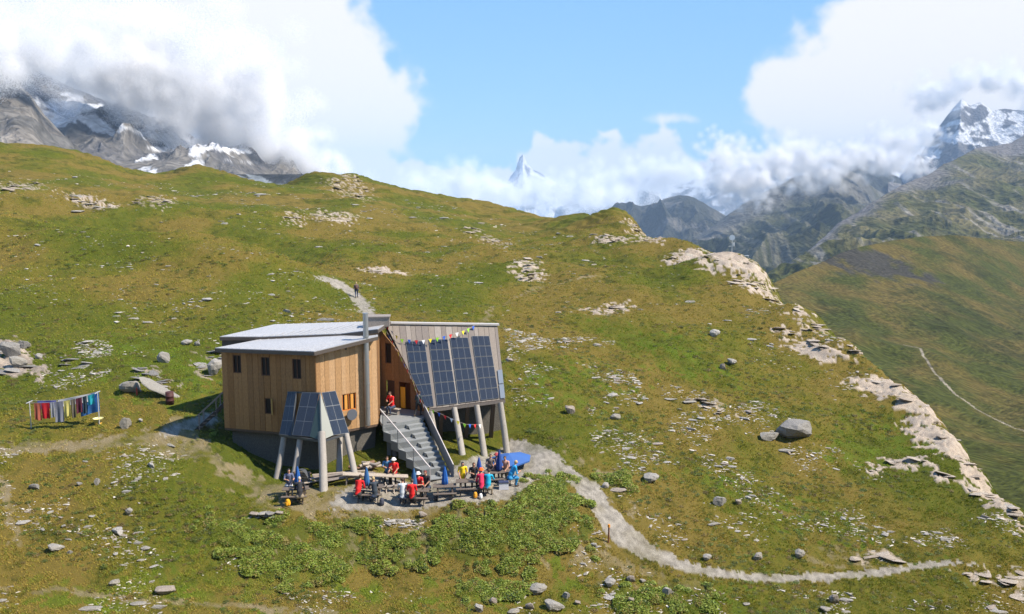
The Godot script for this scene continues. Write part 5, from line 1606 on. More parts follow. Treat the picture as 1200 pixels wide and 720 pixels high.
	for s in strings:
		var o := thing("flag_string", s[0], "bunting", s[1][0])
		var c := Curve3D.new()
		for p in s[1]: c.add_point(p - s[1][0])
		var len := c.get_baked_length()
		st = start()
		var pts := []
		var rad := []
		for k in 25:
			pts.append(c.sample_baked(len * k / 24.0))
			rad.append(0.012)
		tube(st, pts, rad, 5)
		put("cord", finish(st), mat("cord", Color(0.35, 0.30, 0.26), 0.9), o)
		for k in s[2]:
			var d: float = len * (k + 0.6) / (s[2] + 0.2)
			var p := c.sample_baked(d)
			var q := c.sample_baked(minf(len, d + 0.1))
			var along := (q - p).normalized()
			along.y *= 0.5
			var f: float = s[3]
			st = start()
			var low := p + along * f * 0.5 + Vector3(0.02, -f * 1.15, 0.03)
			var thick := Vector3(0.004, 0, 0.008)
			tri(st, p, p + along * f, low)
			tri(st, p + thick, low + thick, p + along * f + thick)
			quad(st, p, low, low + thick, p + thick)
			quad(st, low, p + along * f, p + along * f + thick, low + thick)
			put("flag", finish(st), mat("flag%d" % ((k * 3 + s[2]) % 5), flags[(k * 3 + s[2]) % 5], 0.8), o)
	# loose things
	var bags := [
		[-14.05, -53.95, 0.5, Color(0.75, 0.36, 0.01), "orange yellow rucksack leaning beside the person in black"],
		[-8.25, -54.5, 0.48, Color(0.05, 0.055, 0.08), "dark rucksack on the ground right of the two facing people"],
		[-4.9, -55.2, 0.42, Color(0.04, 0.04, 0.045), "black rucksack on the bench of the empty table"],
		[-3.95, -55.15, 0.40, Color(0.12, 0.11, 0.11), "grey rucksack at the right end of the empty table"],
		[-2.35, -55.15, 0.40, Color(0.70, 0.30, 0.02), "orange rucksack under the long table"],
		[-2.0, -55.1, 0.36, Color(0.75, 0.74, 0.72), "white bag on the ground in front of the long table"]]
	for q in bags: rucksack(q[0], q[1], q[2], q[3], q[4])
	var cooler := thing("cool_box", "white cool box at the right end of the crowded table", "cool box", on_ground(-0.55, -56.75), 0.1)
	st = start()
	box(st, Vector3(0, 0.22, 0), Vector3(0.62, 0.44, 0.4))
	put("body", finish(st), mat("cool_white", Color(0.70, 0.70, 0.74), 0.5), cooler)
	st = start()
	box(st, Vector3(0, 0.475, 0), Vector3(0.66, 0.07, 0.44))
	put("lid", finish(st), mat("cool_lid", Color(0.04, 0.05, 0.10), 0.5), cooler)
	var post := thing("trail_post", "rusty trail post with an orange tip at the gravel path", "post", on_ground(6.0, -53.2, -0.1))
	st = start()
	tube(st, [Vector3.ZERO, Vector3(0.02, 1.1, 0)], [0.055, 0.05], 8)
	put("shaft", finish(st), mat("rusty_post", Color(0.20, 0.08, 0.035), 0.8), post)
	st = start()
	tube(st, [Vector3(0.02, 1.1, 0), Vector3(0.02, 1.28, 0)], [0.075, 0.07], 8)
	put("tip", finish(st), mat("orange_tip", Color(0.75, 0.28, 0.02), 0.6), post)
	var tub := thing("laundry_tub", "pale yellow laundry tub on the grass right of the washing", "tub", on_ground(-30.4, -64.0), 0.0)
	st = start()
	lathe(st, Vector3.ZERO, [[0.0, 0.04], [0.22, 0.04], [0.36, 0.42], [0.38, 0.44], [0.33, 0.42], [0.2, 0.10], [0.0, 0.10]], 18)
	put("bowl", finish(st), mat("yellow_tub", Color(0.75, 0.68, 0.30), 0.5), tub)
	st = start()
	lathe(st, Vector3.ZERO, [[0.23, 0.0], [0.25, 0.10], [0.20, 0.10]], 18)
	put("foot_ring", finish(st), mat("orange_ring", Color(0.72, 0.40, 0.05), 0.5), tub)
	var barrel := thing("rusty_barrel", "dark red rusty barrel standing under the leaning rock slab", "barrel", on_ground(-25.95, -66.3, -0.05))
	st = start()
	lathe(st, Vector3.ZERO, [[0.0, 0.0], [0.30, 0.0], [0.30, 0.30], [0.32, 0.32], [0.30, 0.34], [0.30, 0.62], [0.32, 0.64], [0.30, 0.66], [0.30, 0.95], [0.0, 0.95]], 16)
	put("drum", finish(st), mat("rust_red", Color(0.14, 0.03, 0.025), 0.7, 0.0, speckle("masonry", 0.12, 3, 0.25, 1.0), Vector3(1, 1, 1)), barrel)
	st = start()
	lathe(st, Vector3.ZERO, [[0.27, 0.95], [0.30, 0.975], [0.31, 0.955]], 16)
	put("rim", finish(st), mat("rust_rim", Color(0.10, 0.04, 0.03), 0.7), barrel)
	var marker := thing("red_marker", "thin red marker post before the pale pointed slab", "post", on_ground(-29.1, -67.9, -0.05))
	st = start()
	tube(st, [Vector3.ZERO, Vector3(0, 0.6, 0)], [0.06, 0.055], 7)
	put("shaft", finish(st), mat("marker_red", Color(0.42, 0.06, 0.03), 0.7), marker)
	st = start()
	tube(st, [Vector3(0, 0.6, 0), Vector3(0, 0.7, 0)], [0.06, 0.02], 7)
	put("tip", finish(st), mat("marker_red", Color(0.42, 0.06, 0.03), 0.7), marker)
	var mast := thing("antenna_mast", "thin mast with a white dish on the rocky ridge crest", "antenna", on_ground(34.4, -140.0, -0.3))
	st = start()
	tube(st, [Vector3.ZERO, Vector3(0, 3.6, 0)], [0.07, 0.05], 8)
	put("mast", finish(st), metal, mast)
	st = start()
	tube(st, [Vector3(0, 3.3, 0.06), Vector3(-0.05, 3.3, 0.12), Vector3(-0.08, 3.3, 0.26)], [0.12, 0.38, 0.44], 16)
	put("dish", finish(st), mat("dish_white", Color(0.80, 0.80, 0.80), 0.5), mast)
	st = start()
	beam(st, Vector3(-0.5, 1.9, 0), Vector3(0.45, 2.0, 0), 0.12, 0.12)
	box(st, Vector3(0.25, 2.25, 0), Vector3(0.3, 0.45, 0.25))
	put("instrument_arm", finish(st), metal, mast)
	var stool := thing("survey_post", "small table shaped survey post on the ridge right of the mast", "post", on_ground(36.2, -138.0, -0.2))
	st = start()
	box(st, Vector3(0, 1.05, 0), Vector3(0.7, 0.09, 0.4))
	put("plate", finish(st), metal, stool)
	for s in [-0.25, 0.25]:
		st = start()
		tube(st, [Vector3(s, 0, 0), Vector3(s, 1.02, 0)], [0.05, 0.05], 6)
		put("leg", finish(st), metal, stool)


func rucksack(x: float, z: float, tall: float, c: Color, label: String) -> void:
	var t := thing("rucksack", label, "rucksack", on_ground(x, z, 0.0), rng.randf_range(-0.6, 0.6), "rucksacks round the tables")
	var m := mat("pack%.2f%.2f%.2f" % [c.r, c.g, c.b], c, 0.85)
	var st := start()
	lathe(st, Vector3.ZERO, [[0.01, 0.0], [tall * 0.30, 0.02], [tall * 0.34, tall * 0.3], [tall * 0.30, tall * 0.7], [tall * 0.20, tall * 0.92], [0.01, tall]], 10)
	put("sack", finish(st), m, t)
	st = start()
	box(st, Vector3(0, tall * 0.35, tall * 0.33), Vector3(tall * 0.36, tall * 0.34, tall * 0.14))
	put("pocket", finish(st), m, t)
	st = start()
	for s in [-1.0, 1.0]: tube(st, [Vector3(s * tall * 0.14, tall * 0.85, -tall * 0.2), Vector3(s * tall * 0.16, tall * 0.55, -tall * 0.36), Vector3(s * tall * 0.16, tall * 0.15, -tall * 0.32)], [0.02, 0.02, 0.02], 6)
	put("strap", finish(st), mat("strap", Color(0.03, 0.03, 0.03), 0.9), t)


# ---------------------------------------------------------------- people
var poses := {}

func skeleton(pose: String) -> Array:
	# bones: from, to, radius, radius, what it wears (0 trousers, 1 shirt, 2 skin, 3 shoes)
	if pose == "walk":
		return [
			[Vector3(-0.09, 0.92, 0), Vector3(0.09, 0.92, 0), 0.13, 0.13, 0], [Vector3(0, 0.98, 0), Vector3(0, 1.16, 0.03), 0.14, 0.14, 1], [Vector3(0, 1.16, 0.03), Vector3(0, 1.36, 0.06), 0.15, 0.15, 1],
			[Vector3(-0.15, 1.40, 0.06), Vector3(0.15, 1.40, 0.06), 0.075, 0.075, 1], [Vector3(0, 1.42, 0.06), Vector3(0, 1.53, 0.10), 0.06, 0.055, 2],
			[Vector3(-0.1, 0.9, 0), Vector3(-0.1, 0.50, 0.16), 0.095, 0.065, 0], [Vector3(-0.1, 0.50, 0.16), Vector3(-0.1, 0.09, 0.10), 0.062, 0.045, 0], [Vector3(-0.1, 0.06, 0.06), Vector3(-0.1, 0.05, 0.26), 0.05, 0.045, 3],
			[Vector3(0.1, 0.9, 0), Vector3(0.1, 0.49, -0.06), 0.095, 0.065, 0], [Vector3(0.1, 0.49, -0.06), Vector3(0.1, 0.14, -0.30), 0.062, 0.045, 0], [Vector3(0.1, 0.10, -0.34), Vector3(0.1, 0.04, -0.16), 0.05, 0.045, 3],
			[Vector3(-0.19, 1.39, 0.05), Vector3(-0.24, 1.12, -0.03), 0.055, 0.045, 1], [Vector3(-0.24, 1.12, -0.03), Vector3(-0.23, 0.93, 0.13), 0.042, 0.032, 2],
			[Vector3(0.19, 1.39, 0.05), Vector3(0.24, 1.12, 0.04), 0.055, 0.045, 1], [Vector3(0.24, 1.12, 0.04), Vector3(0.24, 1.0, 0.26), 0.042, 0.032, 2]]
	var lean := {"sit": 0.16, "bend": 0.30, "upright": 0.03}[pose] as float
	var neck := Vector3(0, 0.98 - lean * 0.22, lean)
	var bones := [
		[Vector3(-0.1, 0.10, 0), Vector3(0.1, 0.10, 0), 0.13, 0.13, 0], [Vector3(0, 0.14, 0), Vector3(0, 0.40, lean * 0.35), 0.135, 0.14, 1], [Vector3(0, 0.40, lean * 0.35), neck - Vector3(0, 0.16, 0.02), 0.15, 0.145, 1],
		[neck + Vector3(-0.16, -0.1, 0), neck + Vector3(0.16, -0.1, 0), 0.075, 0.075, 1], [neck - Vector3(0, 0.08, 0), neck + Vector3(0, 0.06, 0.04), 0.06, 0.055, 2]]
	for s in [-1.0, 1.0]:
		var sh := neck + Vector3(s * 0.2, -0.1, 0)
		var knee := Vector3(s * 0.13, 0.10, 0.44)
		bones.append([Vector3(s * 0.1, 0.09, 0.02), knee, 0.098, 0.07, 0])
		bones.append([knee, Vector3(s * 0.13, -0.33, 0.40 if s > 0 else 0.34), 0.065, 0.045, 0])
		bones.append([Vector3(s * 0.13, -0.385, 0.36 if s > 0 else 0.30), Vector3(s * 0.14, -0.395, 0.56 if s > 0 else 0.50), 0.05, 0.042, 3])
		var elbow: Vector3
		var wrist: Vector3
		if pose == "upright":
			elbow = sh + Vector3(s * 0.05, -0.27, 0.02)
			wrist = Vector3(s * 0.12, 0.24, 0.28)
		elif pose == "bend":
			elbow = Vector3(s * 0.26, 0.42, 0.36)
			wrist = Vector3(s * 0.08, 0.47, 0.55)
		else:
			elbow = sh + Vector3(s * 0.06, -0.24, 0.10)
			wrist = Vector3(s * 0.13, 0.42 if s > 0 else 0.60, 0.48 if s > 0 else 0.40)
		bones.append([sh, elbow, 0.058, 0.046, 1])
		bones.append([elbow, wrist, 0.043, 0.031, 2])
	return bones


func body(pose: String) -> Dictionary:
	# the bones blended into one skin and meshed as surface nets
	if poses.has(pose): return poses[pose]
	var bones := skeleton(pose)
	var cell := 0.03
	var lo := Vector3(9, 9, 9)
	var hi := -lo
	for b in bones:
		for q in [b[0], b[1]]:
			lo = lo.min(q - Vector3.ONE * 0.24)
			hi = hi.max(q + Vector3.ONE * 0.24)
	var n := Vector3i((hi - lo) / cell) + Vector3i.ONE
	var f := PackedFloat32Array(); f.resize(n.x * n.y * n.z); f.fill(1.0)
	var who := PackedByteArray(); who.resize(f.size())
	var best := PackedFloat32Array(); best.resize(f.size()); best.fill(9.0)
	for b in bones:
		var pa: Vector3 = b[0]
		var ab: Vector3 = b[1] - b[0]
		var r0: float = b[2]
		var r1: float = b[3]
		var pad := Vector3.ONE * (maxf(r0, r1) + 0.13)
		var from := Vector3i(((pa.min(b[1]) - pad) - lo) / cell).clamp(Vector3i.ZERO, n - Vector3i.ONE)
		var to := Vector3i(((pa.max(b[1]) + pad) - lo) / cell).clamp(Vector3i.ZERO, n - Vector3i.ONE)
		for z in range(from.z, to.z + 1):
			for y in range(from.y, to.y + 1):
				for x in range(from.x, to.x + 1):
					var p := lo + Vector3(x, y, z) * cell - pa
					var t := clampf(p.dot(ab) / ab.length_squared(), 0.0, 1.0)
					var d := (p - ab * t).length() - lerpf(r0, r1, t)
					var k := (z * n.y + y) * n.x + x
					if d < best[k]:
						best[k] = d
						who[k] = b[4]
					var h := clampf(0.5 + 0.5 * (f[k] - d) / 0.05, 0.0, 1.0)
					f[k] = lerpf(f[k], d, h) - 0.05 * h * (1.0 - h)
	var made := {}
	var verts := PackedVector3Array()
	var wears := PackedByteArray()
	var ids := PackedInt32Array()
	var step := [1, n.x, n.x * n.y]
	for z in n.z - 1:
		for y in n.y - 1:
			for x in n.x - 1:
				var k := (z * n.y + y) * n.x + x
				var sum := Vector3.ZERO
				var count := 0
				for e in 12:
					var axis := e / 4
					var u := e % 2
					var v := (e / 2) % 2
					var c0 := Vector3i.ZERO
					c0[(axis + 1) % 3] = u
					c0[(axis + 2) % 3] = v
					var k0: int = k + c0.x * step[0] + c0.y * step[1] + c0.z * step[2]
					var a := f[k0]
					var b := f[k0 + step[axis]]
					if (a < 0.0) != (b < 0.0):
						var p := Vector3(c0)
						p[axis] += a / (a - b)
						sum += p
						count += 1
				if count:
					made[k] = verts.size()
					verts.append(lo + (Vector3(x, y, z) + sum / count) * cell)
					wears.append(who[k])
	for k in made:
		for axis in 3:
			var s0: int = step[axis]
			var s1: int = step[(axis + 1) % 3]
			var s2: int = step[(axis + 2) % 3]
			if (f[k] < 0.0) != (f[k + s0] < 0.0) and made.has(k - s1) and made.has(k - s2) and made.has(k - s1 - s2):
				var q := [made[k], made[k - s1], made[k - s1 - s2], made[k - s2]]
				if f[k] < 0.0: q.reverse()
				ids.append_array([q[0], q[1], q[2], q[0], q[2], q[3]])
	poses[pose] = {"v": verts, "w": wears, "i": ids, "bones": bones}
	return poses[pose]


func person(x: float, y: float, z: float, turn: float, pose: String, shirt: Color, trousers: Color, hair: Color, hat: Color, label: String, long_hair := false) -> Node3D:
	var t := thing("person", label, "person", Vector3(x, y, z), turn, "people round the hut")
	t.scale = Vector3(1.16, 1.06, 1.16)
	var b := body(pose)
	var skin := Color(0.50, 0.27, 0.175)
	var wear := [trousers, shirt, skin, Color(0.06, 0.045, 0.035)]
	var st := SurfaceTool.new()
	st.begin(Mesh.PRIMITIVE_TRIANGLES)
	st.set_smooth_group(0)
	for k in b.i:
		st.set_color(wear[b.w[k]])
		st.add_vertex(b.v[k])
	# hands: a palm and five bent fingers at each wrist
	st.set_color(skin)
	for bone in b.bones:
		if bone[4] != 2 or bone[3] > 0.04: continue
		var d: Vector3 = (bone[1] - bone[0]).normalized()
		var across := d.cross(Vector3.UP).normalized()
		var wrist: Vector3 = bone[1]
		tube(st, [wrist - d * 0.02, wrist + d * 0.04, wrist + d * 0.09], [0.03, 0.042, 0.036], 7)
		st.set_smooth_group(0)
		for i in 4:
			var root := wrist + d * 0.085 + across * (i - 1.5) * 0.021
			var long: float = [0.068, 0.08, 0.075, 0.058][i]
			tube(st, [root, root + d * long * 0.55 + Vector3(0, -0.006, 0), root + d * long * 0.9 + Vector3(0, -0.03, 0)], [0.0095, 0.009, 0.0075], 5)
			st.set_smooth_group(0)
		tube(st, [wrist + d * 0.035 - across * 0.035, wrist + d * 0.065 - across * 0.062, wrist + d * 0.10 - across * 0.066 + Vector3(0, -0.012, 0)], [0.011, 0.010, 0.008], 5)
		st.set_smooth_group(0)
	# head with brow, nose, chin and ears
	var neck: Array = b.bones[4]
	var up: Vector3 = (neck[1] - neck[0] as Vector3).normalized().lerp(Vector3.UP, 0.5).normalized()
	var c: Vector3 = neck[1] + up * 0.105 + Vector3(0, 0, 0.025)
	var shape := func(a: float, e: float) -> Vector3:
		var p := Vector3(sin(a) * cos(e) * 0.077, sin(e) * 0.118, cos(a) * cos(e) * 0.096)
		if e < 0.0: p.x *= 1.0 + 0.35 * sin(e); p.z += -0.02 * sin(e) * cos(a)
		var nose := exp(-pow(a / 0.17, 2.0) - pow((e + 0.12) / 0.20, 2.0)) if absf(a) < 1.0 else 0.0
		var ear := exp(-pow((absf(a) - 1.65) / 0.16, 2.0) - pow((e + 0.02) / 0.24, 2.0))
		p.z += nose * 0.026
		p.x += signf(a) * ear * 0.018
		var socket := exp(-pow((absf(a) - 0.36) / 0.17, 2.0) - pow((e - 0.06) / 0.12, 2.0))
		p.z -= socket * 0.009
		return c + p
	for j in 14:
		for i in 28:
			var q := []
			for w in [[i, j], [i, j + 1], [i + 1, j + 1], [i + 1, j]]: q.append([-PI + TAU * w[0] / 28.0, -PI / 2 + PI * w[1] / 14.0])
			var ma: float = (q[0][0] + q[2][0]) / 2.0
			var me: float = (q[0][1] + q[2][1]) / 2.0
			var col := skin
			if absf(absf(ma) - 0.36) < 0.13 and absf(me - 0.06) < 0.12: col = Color(0.03, 0.02, 0.02)
			if absf(ma) < 0.30 and absf(me + 0.50) < 0.1: col = Color(0.32, 0.10, 0.08)
			st.set_color(col)
			quad(st, shape.call(q[0][0], q[0][1]), shape.call(q[1][0], q[1][1]), shape.call(q[2][0], q[2][1]), shape.call(q[3][0], q[3][1]))
	var m := mat("person", Color.WHITE, 0.85)
	m.vertex_color_use_as_albedo = true
	st.index()
	st.generate_normals()
	put("body", st.commit(), m, t)
	# hair
	var hs := start()
	hs.set_smooth_group(0)
	for j in 9:
		for i in 20:
			var q := []
			for w in [[i, j], [i, j + 1], [i + 1, j + 1], [i + 1, j]]:
				var a: float = -PI + TAU * w[0] / 20.0
				var low := lerpf(-0.75 if long_hair else -0.35, 0.55, smoothstep(1.7, 0.7, absf(a)))
				var e: float = lerpf(low, PI / 2, w[1] / 9.0)
				q.append(c + Vector3(sin(a) * cos(e) * 0.089, sin(e) * 0.128 + 0.002, cos(a) * cos(e) * 0.106 - 0.004) + (Vector3(0, -0.10, -0.02) if long_hair and w[1] == 0 and absf(a) > 1.4 else Vector3.ZERO))
			quad(hs, q[0], q[1], q[2], q[3])
	put("hair", finish(hs), mat("hair%.2f%.2f" % [hair.r, hair.b], hair, 0.7), t)
	if hat.a > 0.0:
		hs = start()
		lathe(hs, c + Vector3(0, 0.045, 0.0), [[0.165, -0.012], [0.115, 0.0], [0.112, 0.07], [0.085, 0.105], [0.0, 0.115]], 16)
		lathe(hs, c + Vector3(0, 0.045, 0.0), [[0.165, -0.014], [0.165, -0.002], [0.11, 0.008]], 16)
		put("hat", finish(hs), mat("hat%.2f%.2f%.2f" % [hat.r, hat.g, hat.b], hat, 0.85), t)
	return t


func build_people() -> void:
	var none := Color(0, 0, 0, 0)
	var jeans := Color(0.035, 0.05, 0.09)
	var black := Color(0.02, 0.02, 0.022)
	var khaki := Color(0.22, 0.18, 0.12)
	var brown := Color(0.05, 0.025, 0.012)
	var blond := Color(0.45, 0.32, 0.15)
	var white := Color(0.75, 0.74, 0.72)
	# x, z, turn (0 looks towards the camera), pose, shirt, trousers, hair, hat, label, long hair, seat height
	var sat := [
		[-14.35, -55.45, 0.35, "sit", Color(0.10, 0.12, 0.20), Color(0.45, 0.45, 0.46), black, none, "seated person in navy and white at the terrace end facing us", false, 0.48],
		[-13.3, -54.02, PI + 0.25, "bend", Color(0.022, 0.022, 0.024), khaki, Color(0.5, 0.42, 0.35), none, "seated person in a black shirt bent over the leftmost table", false, 0.48],
		[-9.75, -54.38, PI - 0.3, "bend", Color(0.66, 0.012, 0.012), black, brown, none, "person in a bright red jacket seen from behind, left of the dark clad one", false, 0.48],
		[-8.65, -54.40, PI + 0.5, "sit", Color(0.03, 0.04, 0.055), jeans, blond, none, "person in dark blue turned sideways opposite the red jacket", false, 0.48],
		[-6.95, -54.66, PI + 0.05, "sit", Color(0.50, 0.54, 0.58), jeans, brown, none, "person in a pale grey shirt, back to us, at the table of four", false, 0.48],
		[-6.35, -54.62, PI - 0.1, "upright", Color(0.70, 0.012, 0.015), black, brown, none, "person in a red shirt, back to us, beside the pale grey shirt", false, 0.48],
		[-6.0, -56.08, -0.1, "bend", Color(0.62, 0.02, 0.03), khaki, white, Color(0.75, 0.70, 0.66), "person in red with a light hat facing us across the table of four", false, 0.48],
		[-5.5, -56.03, -0.35, "sit", Color(0.025, 0.025, 0.03), jeans, Color(0.18, 0.03, 0.02), none, "person in black facing us at the right of the table of four", false, 0.48],
		[-3.25, -56.86, 0.1, "upright", Color(0.80, 0.56, 0.01), black, black, none, "person in a yellow top with black hair at the long table", true, 0.48],
		[-2.55, -56.78, 0.2, "sit", Color(0.025, 0.02, 0.02), black, Color(0.08, 0.035, 0.015), none, "person in black with long brown hair right of the yellow top", true, 0.48],
		[-1.95, -55.38, PI + 0.1, "bend", Color(0.60, 0.02, 0.08), black, brown, Color(0.80, 0.13, 0.015), "person in crimson wearing an orange hat, back to us", false, 0.48],
		[-1.55, -55.44, PI - 0.25, "sit", Color(0.01, 0.36, 0.58), khaki, brown, none, "person in a cyan jacket, back to us, right of the orange hat", false, 0.48],
		[-1.5, -58.55, 0.2, "sit", Color(0.16, 0.13, 0.12), jeans, brown, none, "person in brown grey behind the crowded table, left of the navy parasol", false, 0.48],
		[-1.05, -58.62, 0.0, "upright", Color(0.10, 0.09, 0.16), jeans, Color(0.20, 0.05, 0.03), Color(0.35, 0.05, 0.06), "person with a dark red cap behind the crowded table", false, 0.48],
		[-0.4, -58.45, -0.3, "sit", Color(0.48, 0.27, 0.19), khaki, brown, none, "bare shouldered person at the crowded table right of the navy parasol", false, 0.48],
		[-0.15, -57.25, PI * 0.6, "bend", Color(0.02, 0.30, 0.60), Color(0.03, 0.22, 0.45), blond, none, "person in bright blue leaning at the table end by the path", false, 0.48],
		[-8.35, -57.95, 0.1, "sit", Color(0.05, 0.16, 0.30), black, brown, none, "person in blue behind the long pale board", false, 0.48],
		[-7.85, -57.90, -0.1, "sit", Color(0.66, 0.012, 0.015), black, white, Color(0.80, 0.76, 0.72), "person in red with a white hat behind the long pale board", false, 0.48],
		[-8.95, -65.35, -0.5, "sit", Color(0.72, 0.012, 0.012), jeans, brown, none, "person in red sitting on the landing beside the hut door", false, 0.48],
	]
	for p in sat:
		var y := ground_y(p[0], p[1]) + p[10] as float
		if p[1] < -64.0: y = 2.9 + 0.46
		person(p[0], y - 0.01, p[1], p[2], p[3], p[4], p[5], p[6], p[7], p[8], p[9])
	var st := start()
	var bench := thing("landing_bench", "short wooden bench on the landing under the person in red", "bench", Vector3(-8.95, 2.9, -65.35), -0.5)
	box(st, Vector3(0, 0.42, 0), Vector3(1.3, 0.05, 0.36))
	put("seat", finish(st), wood("new_board", Color(0.56, 0.47, 0.37), false), bench)
	for s in [-0.5, 0.5]:
		st = start()
		box(st, Vector3(s, 0.195, 0), Vector3(0.06, 0.39, 0.3))
		put("leg", finish(st), wood("old_board", Color(0.34, 0.29, 0.25), false), bench)
	# benches for those who sit away from the tables
	for q in [[-8.1, -57.95, 1.6, "low bench behind the long pale board"], [-0.9, -58.6, 2.0, "low bench at the back of the crowded table"]]:
		var b := thing("low_bench", q[3], "bench", on_ground(q[0], q[1]), 0.0)
		st = start()
		box(st, Vector3(0, 0.44, 0), Vector3(q[2], 0.05, 0.3))
		put("seat", finish(st), wood("old_board", Color(0.34, 0.29, 0.25), false), b)
		for s in [-0.4, 0.4]:
			st = start()
			box(st, Vector3(s * q[2], 0.19, 0), Vector3(0.07, 0.46, 0.26))
			put("leg", finish(st), wood("old_board", Color(0.34, 0.29, 0.25), false), b)
	person(-6.95, 2.9, -64.75, PI * 0.85, "walk", Color(0.03, 0.045, 0.05), black, brown, none, "person in dark clothes standing at the top of the stair rail")
	var hiker := person(-18.35, ground_y(-18.35, -104.9) - 0.02, -104.9, PI + 0.2, "walk", Color(0.10, 0.09, 0.09), jeans, blond, none, "hiker walking up the gravel path behind the hut")
	var pack := thing("hiking_pack", "dark hiking pack on the back of the walking hiker", "rucksack", hiker.position + Vector3(0.02, 1.0, 0.22), 0.0)
	st = start()
	lathe(st, Vector3.ZERO, [[0.01, 0.0], [0.16, 0.02], [0.18, 0.2], [0.16, 0.42], [0.08, 0.54], [0.01, 0.56]], 10)
	put("sack", finish(st), mat("hiking_pack", Color(0.10, 0.045, 0.04), 0.85), pack)
	st = start()
	box(st, Vector3(0, 0.5, 0.0), Vector3(0.34, 0.14, 0.16))
	put("bedroll", finish(st), mat("bedroll", Color(0.30, 0.20, 0.12), 0.9), pack)


# ---------------------------------------------------------------- stones, turf, shrubs
func stone_mesh(from: int, flat: float) -> ArrayMesh:
	# a weathered block: a sphere cut by planes and roughened
	var own := RandomNumberGenerator.new()
	own.seed = from
	var n := noise(1.3, 3, from)
	var cuts := []
	for k in 9:
		var d := Vector3(own.randfn(), own.randfn() * 1.2, own.randfn()).normalized()
		cuts.append([d, own.randf_range(0.45, 0.75)])
	cuts.append([Vector3(own.randfn() * 0.15, 1, own.randfn() * 0.15).normalized(), own.randf_range(0.5, 0.7)])
	var at := func(i: int, j: int) -> Vector3:
		var a := TAU * (i % 14) / 14.0
		var e := -PI / 2 + PI * j / 9.0
		var p := Vector3(cos(a) * cos(e), sin(e), sin(a) * cos(e))
		for c in cuts:
			var d: float = p.dot(c[0])
			if d > c[1]: p -= (c[0] as Vector3) * (d - c[1]) * 0.9
		p *= 1.0 + 0.13 * n.get_noise_3dv(p * 1.5)
		return Vector3(p.x, p.y * flat, p.z) * 0.62
	var st := start()
	st.set_smooth_group(-1)
	for j in 9:
		for i in 14:
			var q := [at.call(i, j), at.call(i, j + 1), at.call(i + 1, j + 1), at.call(i + 1, j)]
			if j < 8: tri(st, q[0], q[1], q[2])
			if j > 0: tri(st, q[0], q[2], q[3])
	return finish(st)


func multi(called: String, mesh: Mesh, m: Material, spots: Array[Transform3D], colours: PackedColorArray) -> void:
	mesh.surface_set_material(0, m)
	var mm := MultiMesh.new()
	mm.transform_format = MultiMesh.TRANSFORM_3D
	mm.use_colors = colours.size() > 0
	mm.mesh = mesh
	mm.instance_count = spots.size()
	for k in spots.size():
		mm.set_instance_transform(k, spots[k])
		if mm.use_colors: mm.set_instance_color(k, colours[k])
	var o := MultiMeshInstance3D.new()
	o.name = numbered(called)
	o.multimesh = mm
	add_child(o)
	o.set_meta("kind", "stuff")


const BOULDER_LABELS := [
	"long flat topped grey boulder lying alone on the right slope", "pale rounded boulder alone on the green slope right of the wing", "small pinkish boulder touching a grey one on the slope", "grey boulder touching the pinkish one on the slope",
	"cube shaped pale boulder right of the washing line", "small white stone just right of the cube shaped boulder", "slanting grey boulder upslope of the rusty barrel", "flat grey boulder high in the meadow, larger of a pair", "flat grey boulder high in the meadow, smaller of a pair",
	"low grey boulder in the lower left meadow", "small stone touching the low grey meadow boulder", "long flat pale stone near the bottom left edge", "rounded pale stone left of the long flat one", "whitish stone alone in the middle of the left meadow", "flat bluish grey stone at the far left of the meadow", "small dark grey stone left of the upright pale one", "upright pale stone below the worn footpath",
	"white rounded stone at the bottom edge below the shrubs", "pinkish round stone beside the white rounded one", "arched pale boulder, largest of the bottom cluster", "flat stone in front of the arched boulder", "wide grey slab at the bottom edge of the cluster", "round grey stone right of the arched boulder", "small grey stone at the right of the bottom cluster", "half buried pale stone left of the bottom cluster", "wedge shaped grey stone below the bend of the gravel path", "grey stone in the middle of three below the path bend", "small stone, rightmost of three below the path bend", "pale boulder right of the three stones below the path", "small reddish stone under the three below the path bend",
	"white stone on the right verge of the gravel path", "low grey rock on the grass right of the path", "thin flat white stone left of the trail post", "brown stone on the bank below the tables",
	"grey boulder on the slope above the path, larger of two", "grey boulder on the slope above the path, smaller of two", "round grey boulder just above the lower path", "pale pointed stone right of the round grey boulder", "angular grey boulder below the path at the right", "flat stone under the angular grey boulder at the bottom", "pale flat slab left of the long flat topped boulder", "grey boulder beyond the path right of the stilts", "low grey boulder right of the one near the stilts", "brown stone on the upper edge of the lower path", "pale pointed slab beside the red marker post", "rounded beige boulder amid the grey scree at left", "flat grey slab at the top of the left scree", "dark grey block at the left edge of the scree", "small white block at the right of the scree", "pale boulder close behind the left end of the hut"]


